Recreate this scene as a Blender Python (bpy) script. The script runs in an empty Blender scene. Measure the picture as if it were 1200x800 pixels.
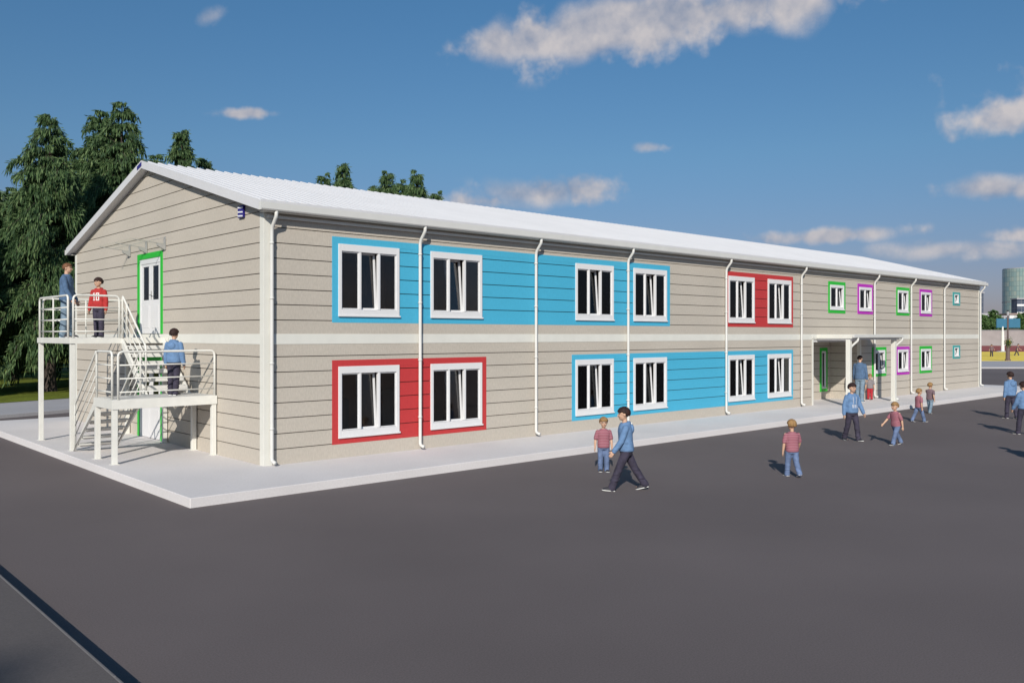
import bpy, bmesh, math, random
import numpy as np
from mathutils import Vector, Matrix, noise as mnoise
from mathutils.bvhtree import BVHTree
R_=math.radians
random.seed(7)
scn=bpy.context.scene
COL=scn.collection

# ------------------------------------------------------------------ viewpoint
FPX=1003.7; TH=math.atan(1095/1003.7); SN=math.sin(TH); CS=math.cos(TH)
CAM=Vector((-7.874,-15.885,2.775))
def wdir(r,f): return Vector((r*SN+f*CS,-r*CS+f*SN,0))
def spot(px,depth,z=0.0):
    p=CAM+wdir((px-600)/FPX*depth,depth); p.z=z; return p
cd=bpy.data.cameras.new('camera'); cam=bpy.data.objects.new('camera',cd); COL.objects.link(cam)
cam.location=CAM; cam.rotation_euler=(R_(90),0,-math.atan2(CS,SN))
cd.sensor_width=36; cd.lens=FPX/1200*36; cd.shift_y=-8/1200; cd.clip_end=6000; cd.clip_start=.05
scn.camera=cam

# ------------------------------------------------------------------ materials
def ramp(nt,fac,cols):
    r=nt.nodes.new('ShaderNodeValToRGB'); e=r.color_ramp.elements
    e[0].position=cols[0][0]; e[0].color=(*cols[0][1],1); e[1].position=cols[-1][0]; e[1].color=(*cols[-1][1],1)
    for p,c in cols[1:-1]:
        k=e.new(p); k.color=(*c,1)
    nt.links.new(fac,r.inputs[0]); return r.outputs[0]
def mat(name,col,rough=.6,var=.08,scale=6,stretch=(1,1,1),bump=0,bscale=None,metal=0,spec=.4,big=0,bigscale=.3,detail=5,coat=0):
    m=bpy.data.materials.new(name); m.use_nodes=True; nt=m.node_tree; b=nt.nodes['Principled BSDF']
    b.inputs['Roughness'].default_value=rough; b.inputs['Metallic'].default_value=metal
    b.inputs['Specular IOR Level'].default_value=spec
    b.inputs['Coat Weight'].default_value=coat
    tc=nt.nodes.new('ShaderNodeTexCoord'); mp=nt.nodes.new('ShaderNodeMapping'); mp.inputs['Scale'].default_value=stretch
    nt.links.new(tc.outputs['Object'],mp.inputs[0])
    n=nt.nodes.new('ShaderNodeTexNoise'); n.inputs['Scale'].default_value=scale; n.inputs['Detail'].default_value=detail
    nt.links.new(mp.outputs[0],n.inputs['Vector'])
    c=Vector(col)
    out=ramp(nt,n.outputs['Fac'],[(.3,c*(1-var)),(.7,c*(1+var))])
    if big:
        n2=nt.nodes.new('ShaderNodeTexNoise'); n2.inputs['Scale'].default_value=bigscale; n2.inputs['Detail'].default_value=6
        nt.links.new(tc.outputs['Object'],n2.inputs['Vector'])
        o2=ramp(nt,n2.outputs['Fac'],[(.3,(1-big,)*3),(.7,(1+big,)*3)])
        mx=nt.nodes.new('ShaderNodeMix'); mx.data_type='RGBA'; mx.blend_type='MULTIPLY'; mx.inputs[0].default_value=1
        nt.links.new(out,mx.inputs[6]); nt.links.new(o2,mx.inputs[7]); out=mx.outputs[2]
    nt.links.new(out,b.inputs['Base Color'])
    if bump:
        bp=nt.nodes.new('ShaderNodeBump'); bp.inputs['Strength'].default_value=bump; bp.inputs['Distance'].default_value=.01
        nb=n
        if bscale:
            nb=nt.nodes.new('ShaderNodeTexNoise'); nb.inputs['Scale'].default_value=bscale; nb.inputs['Detail'].default_value=4
            nt.links.new(mp.outputs[0],nb.inputs['Vector'])
        nt.links.new(nb.outputs['Fac'],bp.inputs['Height']); nt.links.new(bp.outputs[0],b.inputs['Normal'])
    return m
M={}
M['board']=mat('beige_board',(.465,.42,.36),.75,.075,34,(1,1,.35),.3,70,big=.045,bigscale=.5)
M['groove']=mat('groove_shadow_gap',(.085,.07,.055),.9)
M['blue']=mat('sky_blue_board',(.062,.39,.58),.6,.035,26,(1,1,.35),.25,60,big=.03)
M['red']=mat('red_board',(.47,.038,.04),.6,.05,26,(1,1,.35),.25,60,big=.03)
M['green']=mat('green_trim',(.025,.42,.04),.5,.04,9)
M['purple']=mat('magenta_trim',(.42,.025,.42),.5,.04,9)
M['teal']=mat('teal_trim',(.06,.33,.32),.5,.04,9)
M['trim']=mat('pale_trim',(.655,.645,.59),.5,.03,3,big=.03)
M['white']=mat('white_upvc',(.68,.675,.68),.35,.02,3)
M['roof']=mat('white_roof_sheet',(.60,.595,.605),.4,.02,2,big=.03,bigscale=.6)
M['gutter']=mat('white_gutter',(.60,.595,.57),.45,.03,3)
M['steel']=mat('white_painted_steel',(.68,.67,.625),.4,.05,5,big=.03,bigscale=2)
M['deck']=mat('pale_deck_plate',(.62,.61,.58),.5,.05,40,bump=.2)
M['concrete']=mat('pale_concrete',(.635,.605,.60),.85,.05,30,bump=.25,bscale=90,big=.055,bigscale=.45)
M['asphalt']=mat('asphalt',(.131,.110,.109),.9,.15,60,bump=.35,bscale=140,big=.11,bigscale=.2,spec=.3)
M['paving']=mat('dark_pavement',(.112,.099,.097),.9,.12,60,bump=.3,bscale=140,big=.06,bigscale=.3,spec=.3)
M['kerb']=mat('kerb_stone',(.15,.14,.14),.85,.1,30,bump=.2)
M['walk']=mat('grey_pavement',(.38,.37,.385),.85,.06,20,big=.06,bigscale=.3)
M['lawn']=mat('lawn_green',(.13,.155,.02),.9,.35,9,bump=.8,bscale=30,big=.25,bigscale=.35,spec=.15)
M['court']=mat('yellow_court',(.84,.62,.085),.8,.08,2,big=.08,bigscale=.1)
M['track']=mat('red_track',(.32,.075,.06),.8,.08,2,big=.1,bigscale=.1)
M['room']=mat('room_plaster',(.62,.47,.36),.9,.06,2)
M['roomfloor']=mat('room_floor',(.42,.28,.18),.6,.1,4)
M['bark']=mat('bark',(.055,.042,.035),.95,.35,6,(1,1,.25),.8,20)
M['logo']=mat('navy_sign',(.02,.014,.17),.4,.03,4)
M['bracket']=mat('grey_bracket',(.34,.335,.32),.5,.05,8)
M['far_wall']=mat('far_wall',(.30,.275,.265),.9,.1,.6,big=.1,bigscale=.05)
M['sign_blue']=mat('blue_panel',(.03,.13,.235),.5,.06,1)
M['pole_brown']=mat('brown_pole',(.13,.09,.085),.7,.1,4)
M['white_far']=mat('white_render',(.66,.66,.66),.8,.03,.4)
M['roof_brown']=mat('brown_roof',(.30,.22,.19),.8,.1,.5)
M['dark_metal']=mat('dark_metal',(.05,.05,.05),.5)
M['flower']=mat('yellow_flower',(.5,.36,.05),.7,.3,20)
M['stripe_white']=mat('white_sign_stripe',(.7,.7,.75),.5)
def glass_mat(name,tint,ior=1.45):
    m=bpy.data.materials.new(name); m.use_nodes=True; nt=m.node_tree
    for n in list(nt.nodes): nt.nodes.remove(n)
    o=nt.nodes.new('ShaderNodeOutputMaterial'); mx=nt.nodes.new('ShaderNodeMixShader'); fr=nt.nodes.new('ShaderNodeFresnel')
    fr.inputs[0].default_value=ior
    t=nt.nodes.new('ShaderNodeBsdfTransparent'); t.inputs[0].default_value=(*tint,1)
    g=nt.nodes.new('ShaderNodeBsdfGlossy'); g.inputs['Roughness'].default_value=.03; g.inputs['Color'].default_value=(.9,.93,.95,1)
    nt.links.new(fr.outputs[0],mx.inputs[0]); nt.links.new(t.outputs[0],mx.inputs[1]); nt.links.new(g.outputs[0],mx.inputs[2])
    nt.links.new(mx.outputs[0],o.inputs[0]); return m
M['glass']=glass_mat('window_glass',(.92,.90,.88))
M['clear']=glass_mat('clear_glass',(.97,.98,.97))
_n=M['clear'].node_tree; _x=[n for n in _n.nodes if n.type=='MIX_SHADER'][0]; _n.links.remove(_x.inputs[0].links[0]); _x.inputs[0].default_value=.012
def tower_mat(name,c1,c2,mort,sx,sz,metal=.6,rough=.15):
    m=bpy.data.materials.new(name); m.use_nodes=True; nt=m.node_tree; b=nt.nodes['Principled BSDF']
    uv=nt.nodes.new('ShaderNodeUVMap'); br=nt.nodes.new('ShaderNodeTexBrick'); br.offset=0
    br.inputs['Color1'].default_value=(*c1,1); br.inputs['Color2'].default_value=(*c2,1); br.inputs['Mortar'].default_value=(*mort,1)
    br.inputs['Scale'].default_value=1; br.inputs['Brick Width'].default_value=sx; br.inputs['Row Height'].default_value=sz; br.inputs['Mortar Size'].default_value=.12
    nt.links.new(uv.outputs[0],br.inputs['Vector']); nt.links.new(br.outputs['Color'],b.inputs['Base Color'])
    b.inputs['Metallic'].default_value=metal; b.inputs['Roughness'].default_value=rough; return m
M['tower']=tower_mat('green_curtain_wall',(.30,.44,.42),(.46,.52,.44),(.2,.28,.27),2.2,3.4,.3,.28)
M['darktower']=tower_mat('dark_curtain_wall',(.05,.07,.11),(.08,.1,.14),(.2,.2,.22),3,3.2,.2,.25)

# ------------------------------------------------------------------ mesh helpers
class MB:
    def __init__(s): s.v=[]; s.f=[]; s.mi=[]; s.mats=[]; s.uv=None
    def slot(s,m):
        if m is None: return 0
        if m not in s.mats: s.mats.append(m)
        return s.mats.index(m)
    def add(s,vs,fs,m=None):
        o=len(s.v); s.v+=[tuple(v) for v in vs]; k=s.slot(m)
        for f in fs: s.f.append(tuple(i+o for i in f)); s.mi.append(k)
    def box(s,x0,x1,y0,y1,z0,z1,m=None):
        s.add([(x,y,z) for z in (z0,z1) for y in (y0,y1) for x in (x0,x1)],[(0,2,3,1),(4,5,7,6),(0,1,5,4),(2,6,7,3),(0,4,6,2),(1,3,7,5)],m)
    def prism(s,poly,d,m=None):           # poly: 3D points (ordered), extruded by vector d
        n=len(poly); d=Vector(d); a=[Vector(p) for p in poly]; vs=a+[p+d for p in a]
        fs=[tuple(range(n))[::-1],tuple(range(n,2*n))]+[(i,(i+1)%n,n+(i+1)%n,n+i) for i in range(n)]
        s.add(vs,fs,m)
    def tube(s,pts,r,seg=10,m=None,cap=True,rr=None):
        pts=[Vector(p) for p in pts]; n=len(pts); vs=[]; up=None
        for i,p in enumerate(pts):
            t=(pts[min(i+1,n-1)]-pts[max(i-1,0)]).normalized()
            if up is None:
                up=Vector((0,0,1)) if abs(t.z)<.9 else Vector((1,0,0))
            a=t.cross(up).normalized(); b=a.cross(t).normalized(); up=b
            rad=rr[i] if rr else r
            for k in range(seg):
                q=2*math.pi*k/seg; vs.append(p+(a*math.cos(q)+b*math.sin(q))*rad)
        fs=[(i*seg+k,i*seg+(k+1)%seg,(i+1)*seg+(k+1)%seg,(i+1)*seg+k) for i in range(n-1) for k in range(seg)]
        if cap: fs+=[tuple(range(seg))[::-1],tuple(range((n-1)*seg,n*seg))]
        s.add(vs,fs,m)
    def cone(s,p0,p1,r0,r1,seg=14,m=None,sx=1,sy=1):      # rounded tapered capsule
        p0=Vector(p0);p1=Vector(p1); t=(p1-p0); L=t.length
        if L<1e-6: t=Vector((0,0,1))
        t.normalize(); up=Vector((0,1,0)) if abs(t.y)<.9 else Vector((1,0,0))
        a=t.cross(up).normalized(); b=a.cross(t).normalized(); vs=[]; rings=[]
        for q in (-80,-50,-20): rings.append((p0+t*r0*math.sin(R_(q)),r0*math.cos(R_(q))))
        for k in range(1,4): rings.append((p0+(p1-p0)*k/4,r0+(r1-r0)*k/4))
        for q in (20,50,80): rings.append((p1+t*r1*math.sin(R_(q)),r1*math.cos(R_(q))))
        for c,r in rings:
            for k in range(seg):
                w=2*math.pi*k/seg; vs.append(c+a*math.cos(w)*r*sx+b*math.sin(w)*r*sy)
        n=len(rings)
        fs=[(i*seg+k,i*seg+(k+1)%seg,(i+1)*seg+(k+1)%seg,(i+1)*seg+k) for i in range(n-1) for k in range(seg)]
        fs+=[tuple(range(seg))[::-1],tuple(range((n-1)*seg,n*seg))]; s.add(vs,fs,m)
    def ell(s,c,r,rot=None,seg=20,rings=12,m=None):
        c=Vector(c); vs=[]; 
        for i in range(rings+1):
            p=math.pi*(i+.02)/(rings+.04)
            for k in range(seg):
                w=2*math.pi*k/seg; v=Vector((math.sin(p)*math.cos(w)*r[0],math.sin(p)*math.sin(w)*r[1],math.cos(p)*r[2]))
                if rot: v=rot@v
                vs.append(c+v)
        fs=[(i*seg+k,(i+1)*seg+k,(i+1)*seg+(k+1)%seg,i*seg+(k+1)%seg) for i in range(rings) for k in range(seg)]
        fs+=[tuple(range(seg)),tuple(range(rings*seg,(rings+1)*seg))[::-1]]; s.add(vs,fs,m)
    def loft(s,rings,seg=24,m=None,e=2.3):      # rings of (cx,cy,z,rx,ry)
        vs=[]
        for cx,cy,z,rx,ry in rings:
            for k in range(seg):
                w=2*math.pi*k/seg; c=math.cos(w); d=math.sin(w)
                vs.append((cx+rx*math.copysign(abs(c)**(2/e),c),cy+ry*math.copysign(abs(d)**(2/e),d),z))
        n=len(rings)
        fs=[(i*seg+k,i*seg+(k+1)%seg,(i+1)*seg+(k+1)%seg,(i+1)*seg+k) for i in range(n-1) for k in range(seg)]
        fs+=[tuple(range(seg))[::-1],tuple(range((n-1)*seg,n*seg))]; s.add(vs,fs,m)
    def mesh(s,name):
        me=bpy.data.meshes.new(name); me.from_pydata(s.v,[],s.f)
        for m in s.mats: me.materials.append(m)
        if s.mats: me.polygons.foreach_set('material_index',s.mi)
        me.update(); return me
    def build(s,name,m=None,parent=None,smooth=False,bevel=0,fix=True,loc=None):
        me=s.mesh(name)
        if m and not s.mats: me.materials.append(m)
        if fix:
            bm=bmesh.new(); bm.from_mesh(me); bmesh.ops.recalc_face_normals(bm,faces=bm.faces); bm.to_mesh(me); bm.free()
        if smooth:
            me.polygons.foreach_set('use_smooth',[True]*len(me.polygons))
        o=bpy.data.objects.new(name,me); COL.objects.link(o)
        if parent: o.parent=parent
        if loc is not None: o.location=loc
        if bevel:
            b=o.modifiers.new('bevel','BEVEL'); b.width=bevel; b.segments=2; b.limit_method='ANGLE'
        if smooth=='auto':
            pass
        return o
def tag(o,label=None,cat=None,group=None,kind=None):
    if label: o['label']=label
    if cat: o['category']=cat
    if group: o['group']=group
    if kind: o['kind']=kind
    return o
def empty(name,loc=(0,0,0),rz=0):
    o=bpy.data.objects.new(name,None); COL.objects.link(o); o.location=loc; o.rotation_euler=(0,0,rz); o.empty_display_size=.2; return o
def copy_tree(o,parent=None):
    c=o.copy(); COL.objects.link(c)
    if parent: c.parent=parent
    for ch in list(o.children): copy_tree(ch,c)
    return c
def minus(a,b,holes):                     # interval a..b minus list of (h0,h1)
    out=[(a,b)]
    for h0,h1 in holes:
        nx=[]
        for p,q in out:
            if h1<=p+1e-6 or h0>=q-1e-6: nx.append((p,q)); continue
            if h0>p: nx.append((p,h0))
            if h1<q: nx.append((h1,q))
        out=nx
    return out

# ------------------------------------------------------------------ ground
SL=.16          # height of the concrete slab
g=MB(); n=40
g.add([(-2500,-2500,0),(2500,-2500,0),(2500,2500,0),(-2500,2500,0)],[(0,1,2,3)])
tag(g.build('asphalt_ground',M['asphalt']),kind='structure')
g=MB(); g.box(-2.41,40.6,-2.3,13.85,-.05,SL); tag(g.build('concrete_apron',M['concrete'],bevel=.012),kind='structure')
g=MB(); g.box(-40,-5.70,-60,17,-.05,.16); tag(g.build('side_pavement',M['paving']),kind='structure')
g=MB()
y=-40.0
while y<17:
    g.box(-5.70+.002,-5.67,y+.004,y+.996,-.05,.162); y+=1
tag(g.build('side_kerb',M['kerb'],bevel=.008),kind='structure')
# pavement and lawn behind the school
g=MB(); a0=Vector((-30,16.4,0)); 
g.prism([(-60,-3.94,-.05),(60,37.7,-.05),(60,45,-.05),(-60,2.4,-.05)],(0,0,.05+.12)); tag(g.build('back_pavement',M['walk'],bevel=.01),kind='structure')
g=MB(); g.add([(-60,.7,.135),(60,43.3,.135),(400,164,.135),(400,600,.135),(-300,600,.135),(-300,.7,.135)],[(0,1,2,3,4,5)])
lawn=g.build('lawn',M['lawn']); tag(lawn,kind='structure')

# ------------------------------------------------------------------ school building
LX=38.65; WY=12.5; EZ=5.264; SLP=.268
bld=empty('school_building'); tag(bld,'long two storey beige boarded school with white ribbed roof and coloured windows','building')
JL=[.47+.31*i for i in range(7)]; JU=[3.07+.31*i for i in range(20)]
BANDZ=(2.58,2.79)
# windows: (x0,x1,z0,z1,kind)
BIG=[1.69,4.13,9.01,11.45,16.29,18.70]; WB=1.55
wins=[]
for i,x in enumerate(BIG):
    wins.append((x,x+WB,3.17,4.70,'big')); wins.append((x,x+WB,.585,2.095,'big'))
SMALL=[(22.99,24.36,3.6,4.81,'green'),(25.39,26.74,3.6,4.81,'purple'),(28.95,30.27,3.6,4.81,'green'),(31.34,32.72,3.6,4.81,'purple'),(35.14,36.06,4.17,4.80,'teal'),
       (26.66,27.98,1.05,2.26,'green'),(28.95,30.27,1.05,2.26,'purple'),(31.34,32.70,1.05,2.26,'green'),(35.14,36.06,1.63,2.26,'teal')]
holes=[(a,b,c,d) for a,b,c,d,_ in wins]+[(a+.13,b-.13,c+.13,d-.13) for a,b,c,d,_ in SMALL]
REC=(21.86,25.6,1.27)
rec_hole=(REC[0],REC[1],0,2.58)
panels=[(1.54,13.17,3.03,4.85,'blue'),(1.54,5.83,.45,2.235,'red'),(8.87,20.40,.45,2.235,'blue'),(16.15,20.40,3.03,4.85,'red')]
def rows(top=99):
    r=[]; z=SL+.001
    for j in JL: r.append((z,j)); z=j
    r.append((z,BANDZ[0])); z=BANDZ[1]
    for j in JU:
        if j>=top: break
        r.append((z,j)); z=j
    r.append((z,top)); return r
GAP=.009
def wall_front(name,x0,x1,yf,hl,pans,ztop,sgn=-1,parent=bld):
    """boarded wall in a plane y=yf, outside towards sgn*y; boards 22 mm over a dark backing"""
    mb=MB()
    for z0,z1 in rows(ztop):
        zz0=z0+(GAP if z0>SL+.01 and abs(z0-BANDZ[1])>.001 else 0); zz1=z1-(GAP if z1<ztop-.001 and abs(z1-BANDZ[0])>.001 else 0)
        # split the row in z where holes start/stop
        zs=sorted({zz0,zz1}|{q for h in hl for q in h[2:4] if zz0<q<zz1}|{q for p in pans for q in p[2:4] if zz0<q<zz1})
        for a,b in zip(zs,zs[1:]):
            zm=(a+b)/2
            hs=[(h[0],h[1]) for h in hl if h[2]<zm<h[3]]
            for p,q in minus(x0,x1,hs):
                cuts=sorted({p,q}|{e for pn in pans if pn[2]<zm<pn[3] for e in pn[:2] if p<e<q})
                for c,d in zip(cuts,cuts[1:]):
                    xm=(c+d)/2; mt=M['board']
                    for pn in pans:
                        if pn[0]<xm<pn[1] and pn[2]<zm<pn[3]: mt=M[pn[4]]
                    mb.box(c,d,min(yf,yf-sgn*.022),max(yf,yf-sgn*.022),a,b,mt)
    # backing
    zs=sorted({SL+.002,ztop}|{q for h in hl for q in h[2:4] if SL<q<ztop})
    for a,b in zip(zs,zs[1:]):
        zm=(a+b)/2
        for p,q in minus(x0,x1,[(h[0],h[1]) for h in hl if h[2]<zm<h[3]]):
            y0=yf-sgn*.022; y1=yf-sgn*.1
            mb.box(p,q,min(y0,y1),max(y0,y1),a,b,M['groove'])
    return mb.build(name,None,parent)
wall_front('wall',0.024,LX-.024,0,holes+[rec_hole],panels,5.2,-1)
wall_front('wall',0.024,LX-.024,WY,[],[],5.2,1)
# recess walls
wall_front('wall',REC[0],REC[1],REC[2],[(24.78,25.36,.48,2.22)],[],2.58,-1)
def wall_side(name,x,y0,y1,hl,gable,sgn=-1,ztop=None):
    mb=MB(); top=EZ+SLP*6.25 if gable else ztop
    def lim(z):
        if not gable or z<=EZ: return y0,y1
        return (z-EZ)/SLP, WY-(z-EZ)/SLP
    def seg(a,b,p,q,m,xa,xb):          # polygon of the row between heights a..b clipped to y p..q and the slopes
        pts=[]
        la,ha=lim(a); lb,hb=lim(b)
        if a<EZ<b and gable:
            pts=[(max(p,la),a),(min(q,ha),a),(min(q,ha),EZ),(min(q,hb),b),(max(p,lb),b),(max(p,la),EZ)]
        else:
            pts=[(max(p,la),a),(min(q,ha),a),(min(q,hb),b),(max(p,lb),b)]
        if pts[1][0]-pts[0][0]<.01: return
        if len(pts)==4 and pts[2][0]-pts[3][0]<.01: pts=pts[:2]+[(6.25,min(b,top))]
        cl=[]
        for t in pts:
            if not cl or (abs(t[0]-cl[-1][0])+abs(t[1]-cl[-1][1]))>1e-4: cl.append(t)
        if abs(cl[0][0]-cl[-1][0])+abs(cl[0][1]-cl[-1][1])<1e-4: cl.pop()
        mb.prism([(xa,u,v) for u,v in cl],(xb-xa,0,0),m)
    for z0,z1 in rows(top):
        zz0=z0+(GAP if z0>SL+.01 and abs(z0-BANDZ[1])>.001 else 0); zz1=z1-(GAP if z1<top-.001 and abs(z1-BANDZ[0])>.001 else 0)
        if zz1-zz0<.01: continue
        zs=sorted({zz0,zz1}|{q for h in hl for q in h[2:4] if zz0<q<zz1})
        for a,b in zip(zs,zs[1:]):
            zm=(a+b)/2
            for p,q in minus(y0,y1,[(h[0],h[1]) for h in hl if h[2]<zm<h[3]]): seg(a,b,p,q,M['board'],x,x-sgn*.022)
    zs=sorted({SL+.002,top}|({EZ} if gable else set())|{q for h in hl for q in h[2:4] if SL<q<top})
    for a,b in zip(zs,zs[1:]):
        zm=(a+b)/2
        for p,q in minus(y0,y1,[(h[0],h[1]) for h in hl if h[2]<zm<h[3]]): seg(a,b,p,q,M['groove'],x-sgn*.022,x-sgn*.1)
    return mb.build(name,None,bld)
DY=(5.36,7.10)
dholes=[(DY[0]+.14,DY[1]-.14,SL,2.11),(DY[0]+.14,DY[1]-.14,2.79,4.70)]
wall_side('wall',0,0.024,WY-.024,dholes,True,-1)
wall_side('wall',LX,0.024,WY-.024,[],True,1)
wall_side('wall',REC[1]-.002,.124,REC[2]-.001,[],False,-1,2.58)
wall_side('wall',REC[0]+.002,.124,REC[2]-.001,[],False,1,2.58)
# corner trims, bands
def corner(x,y,sx,sy):
    mb=MB(); t=.01; w=.17
    mb.box(min(x-sx*w,x+sx*t),max(x-sx*w,x+sx*t),min(y,y+sy*t),max(y,y+sy*t),SL,5.2)
    mb.box(min(x,x+sx*t),max(x,x+sx*t),min(y-sy*w,y),max(y-sy*w,y),SL,5.2)
    mb.box(min(x,x-sx*.024),max(x,x-sx*.024),min(y,y-sy*.024),max(y,y-sy*.024),SL,5.2)
    return mb.build('corner_trim',M['trim'],bld,bevel=.003)
for x,y,sx,sy in ((0,0,-1,-1),(LX,0,1,-1),(0,WY,-1,1),(LX,WY,1,1)): corner(x,y,sx,sy)
mb=MB()
mb.box(.17,LX-.17,-.008,.02,*BANDZ); mb.box(.17,LX-.17,WY-.02,WY+.008,*BANDZ)
for a,b in minus(.17,WY-.17,[]): mb.box(-.008,.02,a,b,*BANDZ)
mb.box(LX-.02,LX+.008,.17,WY-.17,*BANDZ)
mb.build('floor_band',M['trim'],bld,bevel=.003)
# recess lining
for xa,xb in ((REC[0]-.10,REC[0]+.003),(REC[1]-.003,REC[1]+.10)):
    mb=MB(); mb.box(xa,xb,-.012,.119,SL,2.58); mb.build('porch_trim',M['trim'],bld,bevel=.003)
mb=MB(); mb.box(REC[0],REC[1],.03,REC[2],2.5,2.575); mb.build('porch_ceiling',M['white'],bld)
# interiors
mb=MB(); 
for a,b,c in ((.11,21.7,.11),(25.75,LX-.11,.11),(21.7,25.75,REC[2]+.12)): mb.box(a,b,c,WY-.11,SL+.004,SL+.02)
mb.box(.11,LX-.11,.11,WY-.11,2.66,2.74); mb.build('room_floor',M['roomfloor'],bld)
mb=MB(); mb.box(.11,LX-.11,3.3,3.4,SL+.02,2.66); mb.box(.11,LX-.11,3.3,3.4,2.74,5.2); mb.box(.11,LX-.11,.11,WY-.11,5.12,5.18)
for x in (7.3,14.7,21.6,25.9,28.4,30.8,33.2):
    mb.box(x,x+.1,(1.45 if 21<x<25.8 else .12),3.29,SL+.02,2.655); mb.box(x+.003,x+.103,.12,3.29,2.745,5.115)
mb.build('room_partition',M['room'],bld)
# cupboards and boards along the room walls, glimpsed through the panes
_r=random.Random(3)
for fz in (SL+.02,2.74):
    for k in range(11):
        x=1.2+k*1.85+_r.uniform(-.3,.3); h=_r.uniform(.9,2.0); mb=MB(); mb.box(x,x+_r.uniform(.6,1.2),2.9,3.298,fz+.002,fz+h); mb.build('cupboard',M[('roomfloor','room','white','board')[_r.randrange(4)]],bld)
# roof
def rz(y): return 5.37+SLP*(min(y,WY-y)+.2)
RX0=-.2; RX1=LX+.2; RY0=-.2; RY1=WY+.2; APX=WY/2
roofm=MB(); prof=[]
x=RX0; P=.25
while x<RX1-.01:
    prof+=[(x,0),(x+.13,0),(x+.165,.05),(x+.215,.05)]; x+=P
prof.append((RX1,0))
for ys in ((RY0,APX),(RY1,APX)):
    vs=[]; 
    for px,h in prof:
        for yy in ys: vs.append((px,yy,rz(yy)+h))
    fs=[(2*i,2*i+2,2*i+3,2*i+1) for i in range(len(prof)-1)]
    roofm.add(vs,fs)
for ya in (RY0,RY1):
    poly=[(RX0+.02,ya,rz(ya)-.14),(RX0+.02,APX,rz(APX)-.14),(RX0+.02,APX,rz(APX)-.012),(RX0+.02,ya,rz(ya)-.012)]
    roofm.prism(poly,(RX1-RX0-.04,0,0))
roof=roofm.build('roof',M['roof'],bld,fix=False)
mb=MB()
for ya in (RY0,RY1):
    for xa in (RX0-.012,RX1-.012):
        mb.prism([(xa,ya,rz(ya)-.15),(xa,APX,rz(APX)-.15),(xa,APX,rz(APX)+.045),(xa,ya,rz(ya)+.045)],(.024,0,0))
mb.box(RX0+.02,RX1-.02,RY0-.012,RY0+.0,5.21,5.43); mb.box(RX0+.02,RX1-.02,RY1,RY1+.012,5.21,5.43)
mb.build('fascia',M['roof'],roof)
# gutter: open trough along the front and the back eave
for ya,sg in ((RY0-.014,-1),(RY1+.014,1)):
    mb=MB(); xs0=RX0-.01; L=RX1-RX0+.02
    pr=[(0,5.22),(0,5.36),(.004,5.36),(.004,5.224),(.085,5.224),(.098,5.25),(.098,5.365),(.108,5.365),(.108,5.24),(.09,5.216),(.0,5.216)]
    mb.prism([(xs0,ya+sg*a,b) for a,b in pr],(L,0,0)); 
    mb.box(xs0-.006,xs0,min(ya,ya+sg*.11),max(ya,ya+sg*.11),5.214,5.368); mb.box(xs0+L,xs0+L+.006,min(ya,ya+sg*.11),max(ya,ya+sg*.11),5.214,5.368)
    mb.build('gutter',M['gutter'],bld)
mb=MB(); mb.box(.03,LX-.03,-.075,-.03,5.10,5.155); mb.build('eave_moulding',M['gutter'],bld,bevel=.004)
mb=MB(); mb.box(RX0+.1,RX1-.1,RY0,-.001,5.205,5.222); mb.box(RX0+.1,RX1-.1,WY+.001,RY1,5.205,5.222); mb.build('soffit',M['trim'],bld)
def arc(p,q,r,n=5):      # rounded corner helper for polylines
    return None
def rounded(pts,r,n=5):
    pts=[Vector(p) for p in pts]; out=[pts[0]]
    for a,b,c in zip(pts,pts[1:],pts[2:]):
        u=(a-b).normalized(); w=(c-b).normalized(); rr=min(r,(a-b).length*.45,(c-b).length*.45)
        s=b+u*rr; e=b+w*rr
        for i in range(n+1):
            t=i/n; out.append(s*(1-t)**2+b*2*t*(1-t)+e*t*t)
    out.append(pts[-1]); return out
def downpipe(x,top=5.215,y=-.075,ytop=-.265,zb=SL+.1):
    mb=MB(); r=.037
    mb.tube(rounded([(x,ytop,top),(x,ytop,top-.1),(x,y,top-.32),(x,y,zb),(x,y-.14,zb-.03)],.09),r,12)
    for z in (.9,2.2,3.5,4.6):
        if z<top-.4: mb.tube([(x,y,z-.02),(x,y,z+.02)],r+.008,12); mb.box(x-.012,x+.012,y+.03,0,z-.01,z+.01)
    return mb.build('downpipe',M['gutter'],bld,smooth=True)
for x in (.13,3.78,7.46,11.13,16.07,20.88,26.76,30.31,33.98,38.55): downpipe(x)

# borders of the coloured panels
def frame_ring(mb,x0,x1,z0,z1,w,y0,y1,wt=None,wb=None):
    wt=wt or w; wb=wb or w
    mb.box(x0,x0+w,y0,y1,z0,z1); mb.box(x1-w,x1,y0,y1,z0,z1); mb.box(x0+w,x1-w,y0,y1,z0,z0+wb); mb.box(x0+w,x1-w,y0,y1,z1-wt,z1)
for x0,x1,z0,z1,c in panels:
    mb=MB(); frame_ring(mb,x0-.004,x1+.004,z0,z1,.15,-.003,.004,.148,.136); mb.build('panel_border',M[c],bld,bevel=.003)['label']=f"{'sky blue' if c=='blue' else 'red'} border board of the {'sky blue' if c=='blue' else 'red'} wall panel"
def tilt_box(mb,x0,x1,y0,y1,z0,z1,py,pz,ang):
    s=len(mb.v); mb.box(x0,x1,y0,y1,z0,z1); c=math.cos(ang); d=math.sin(ang)
    for i in range(s,len(mb.v)):
        x,y,z=mb.v[i]; yy=y-py; zz=z-pz
        mb.v[i]=(x,py+yy*c+zz*d,pz-yy*d+zz*c)
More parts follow.
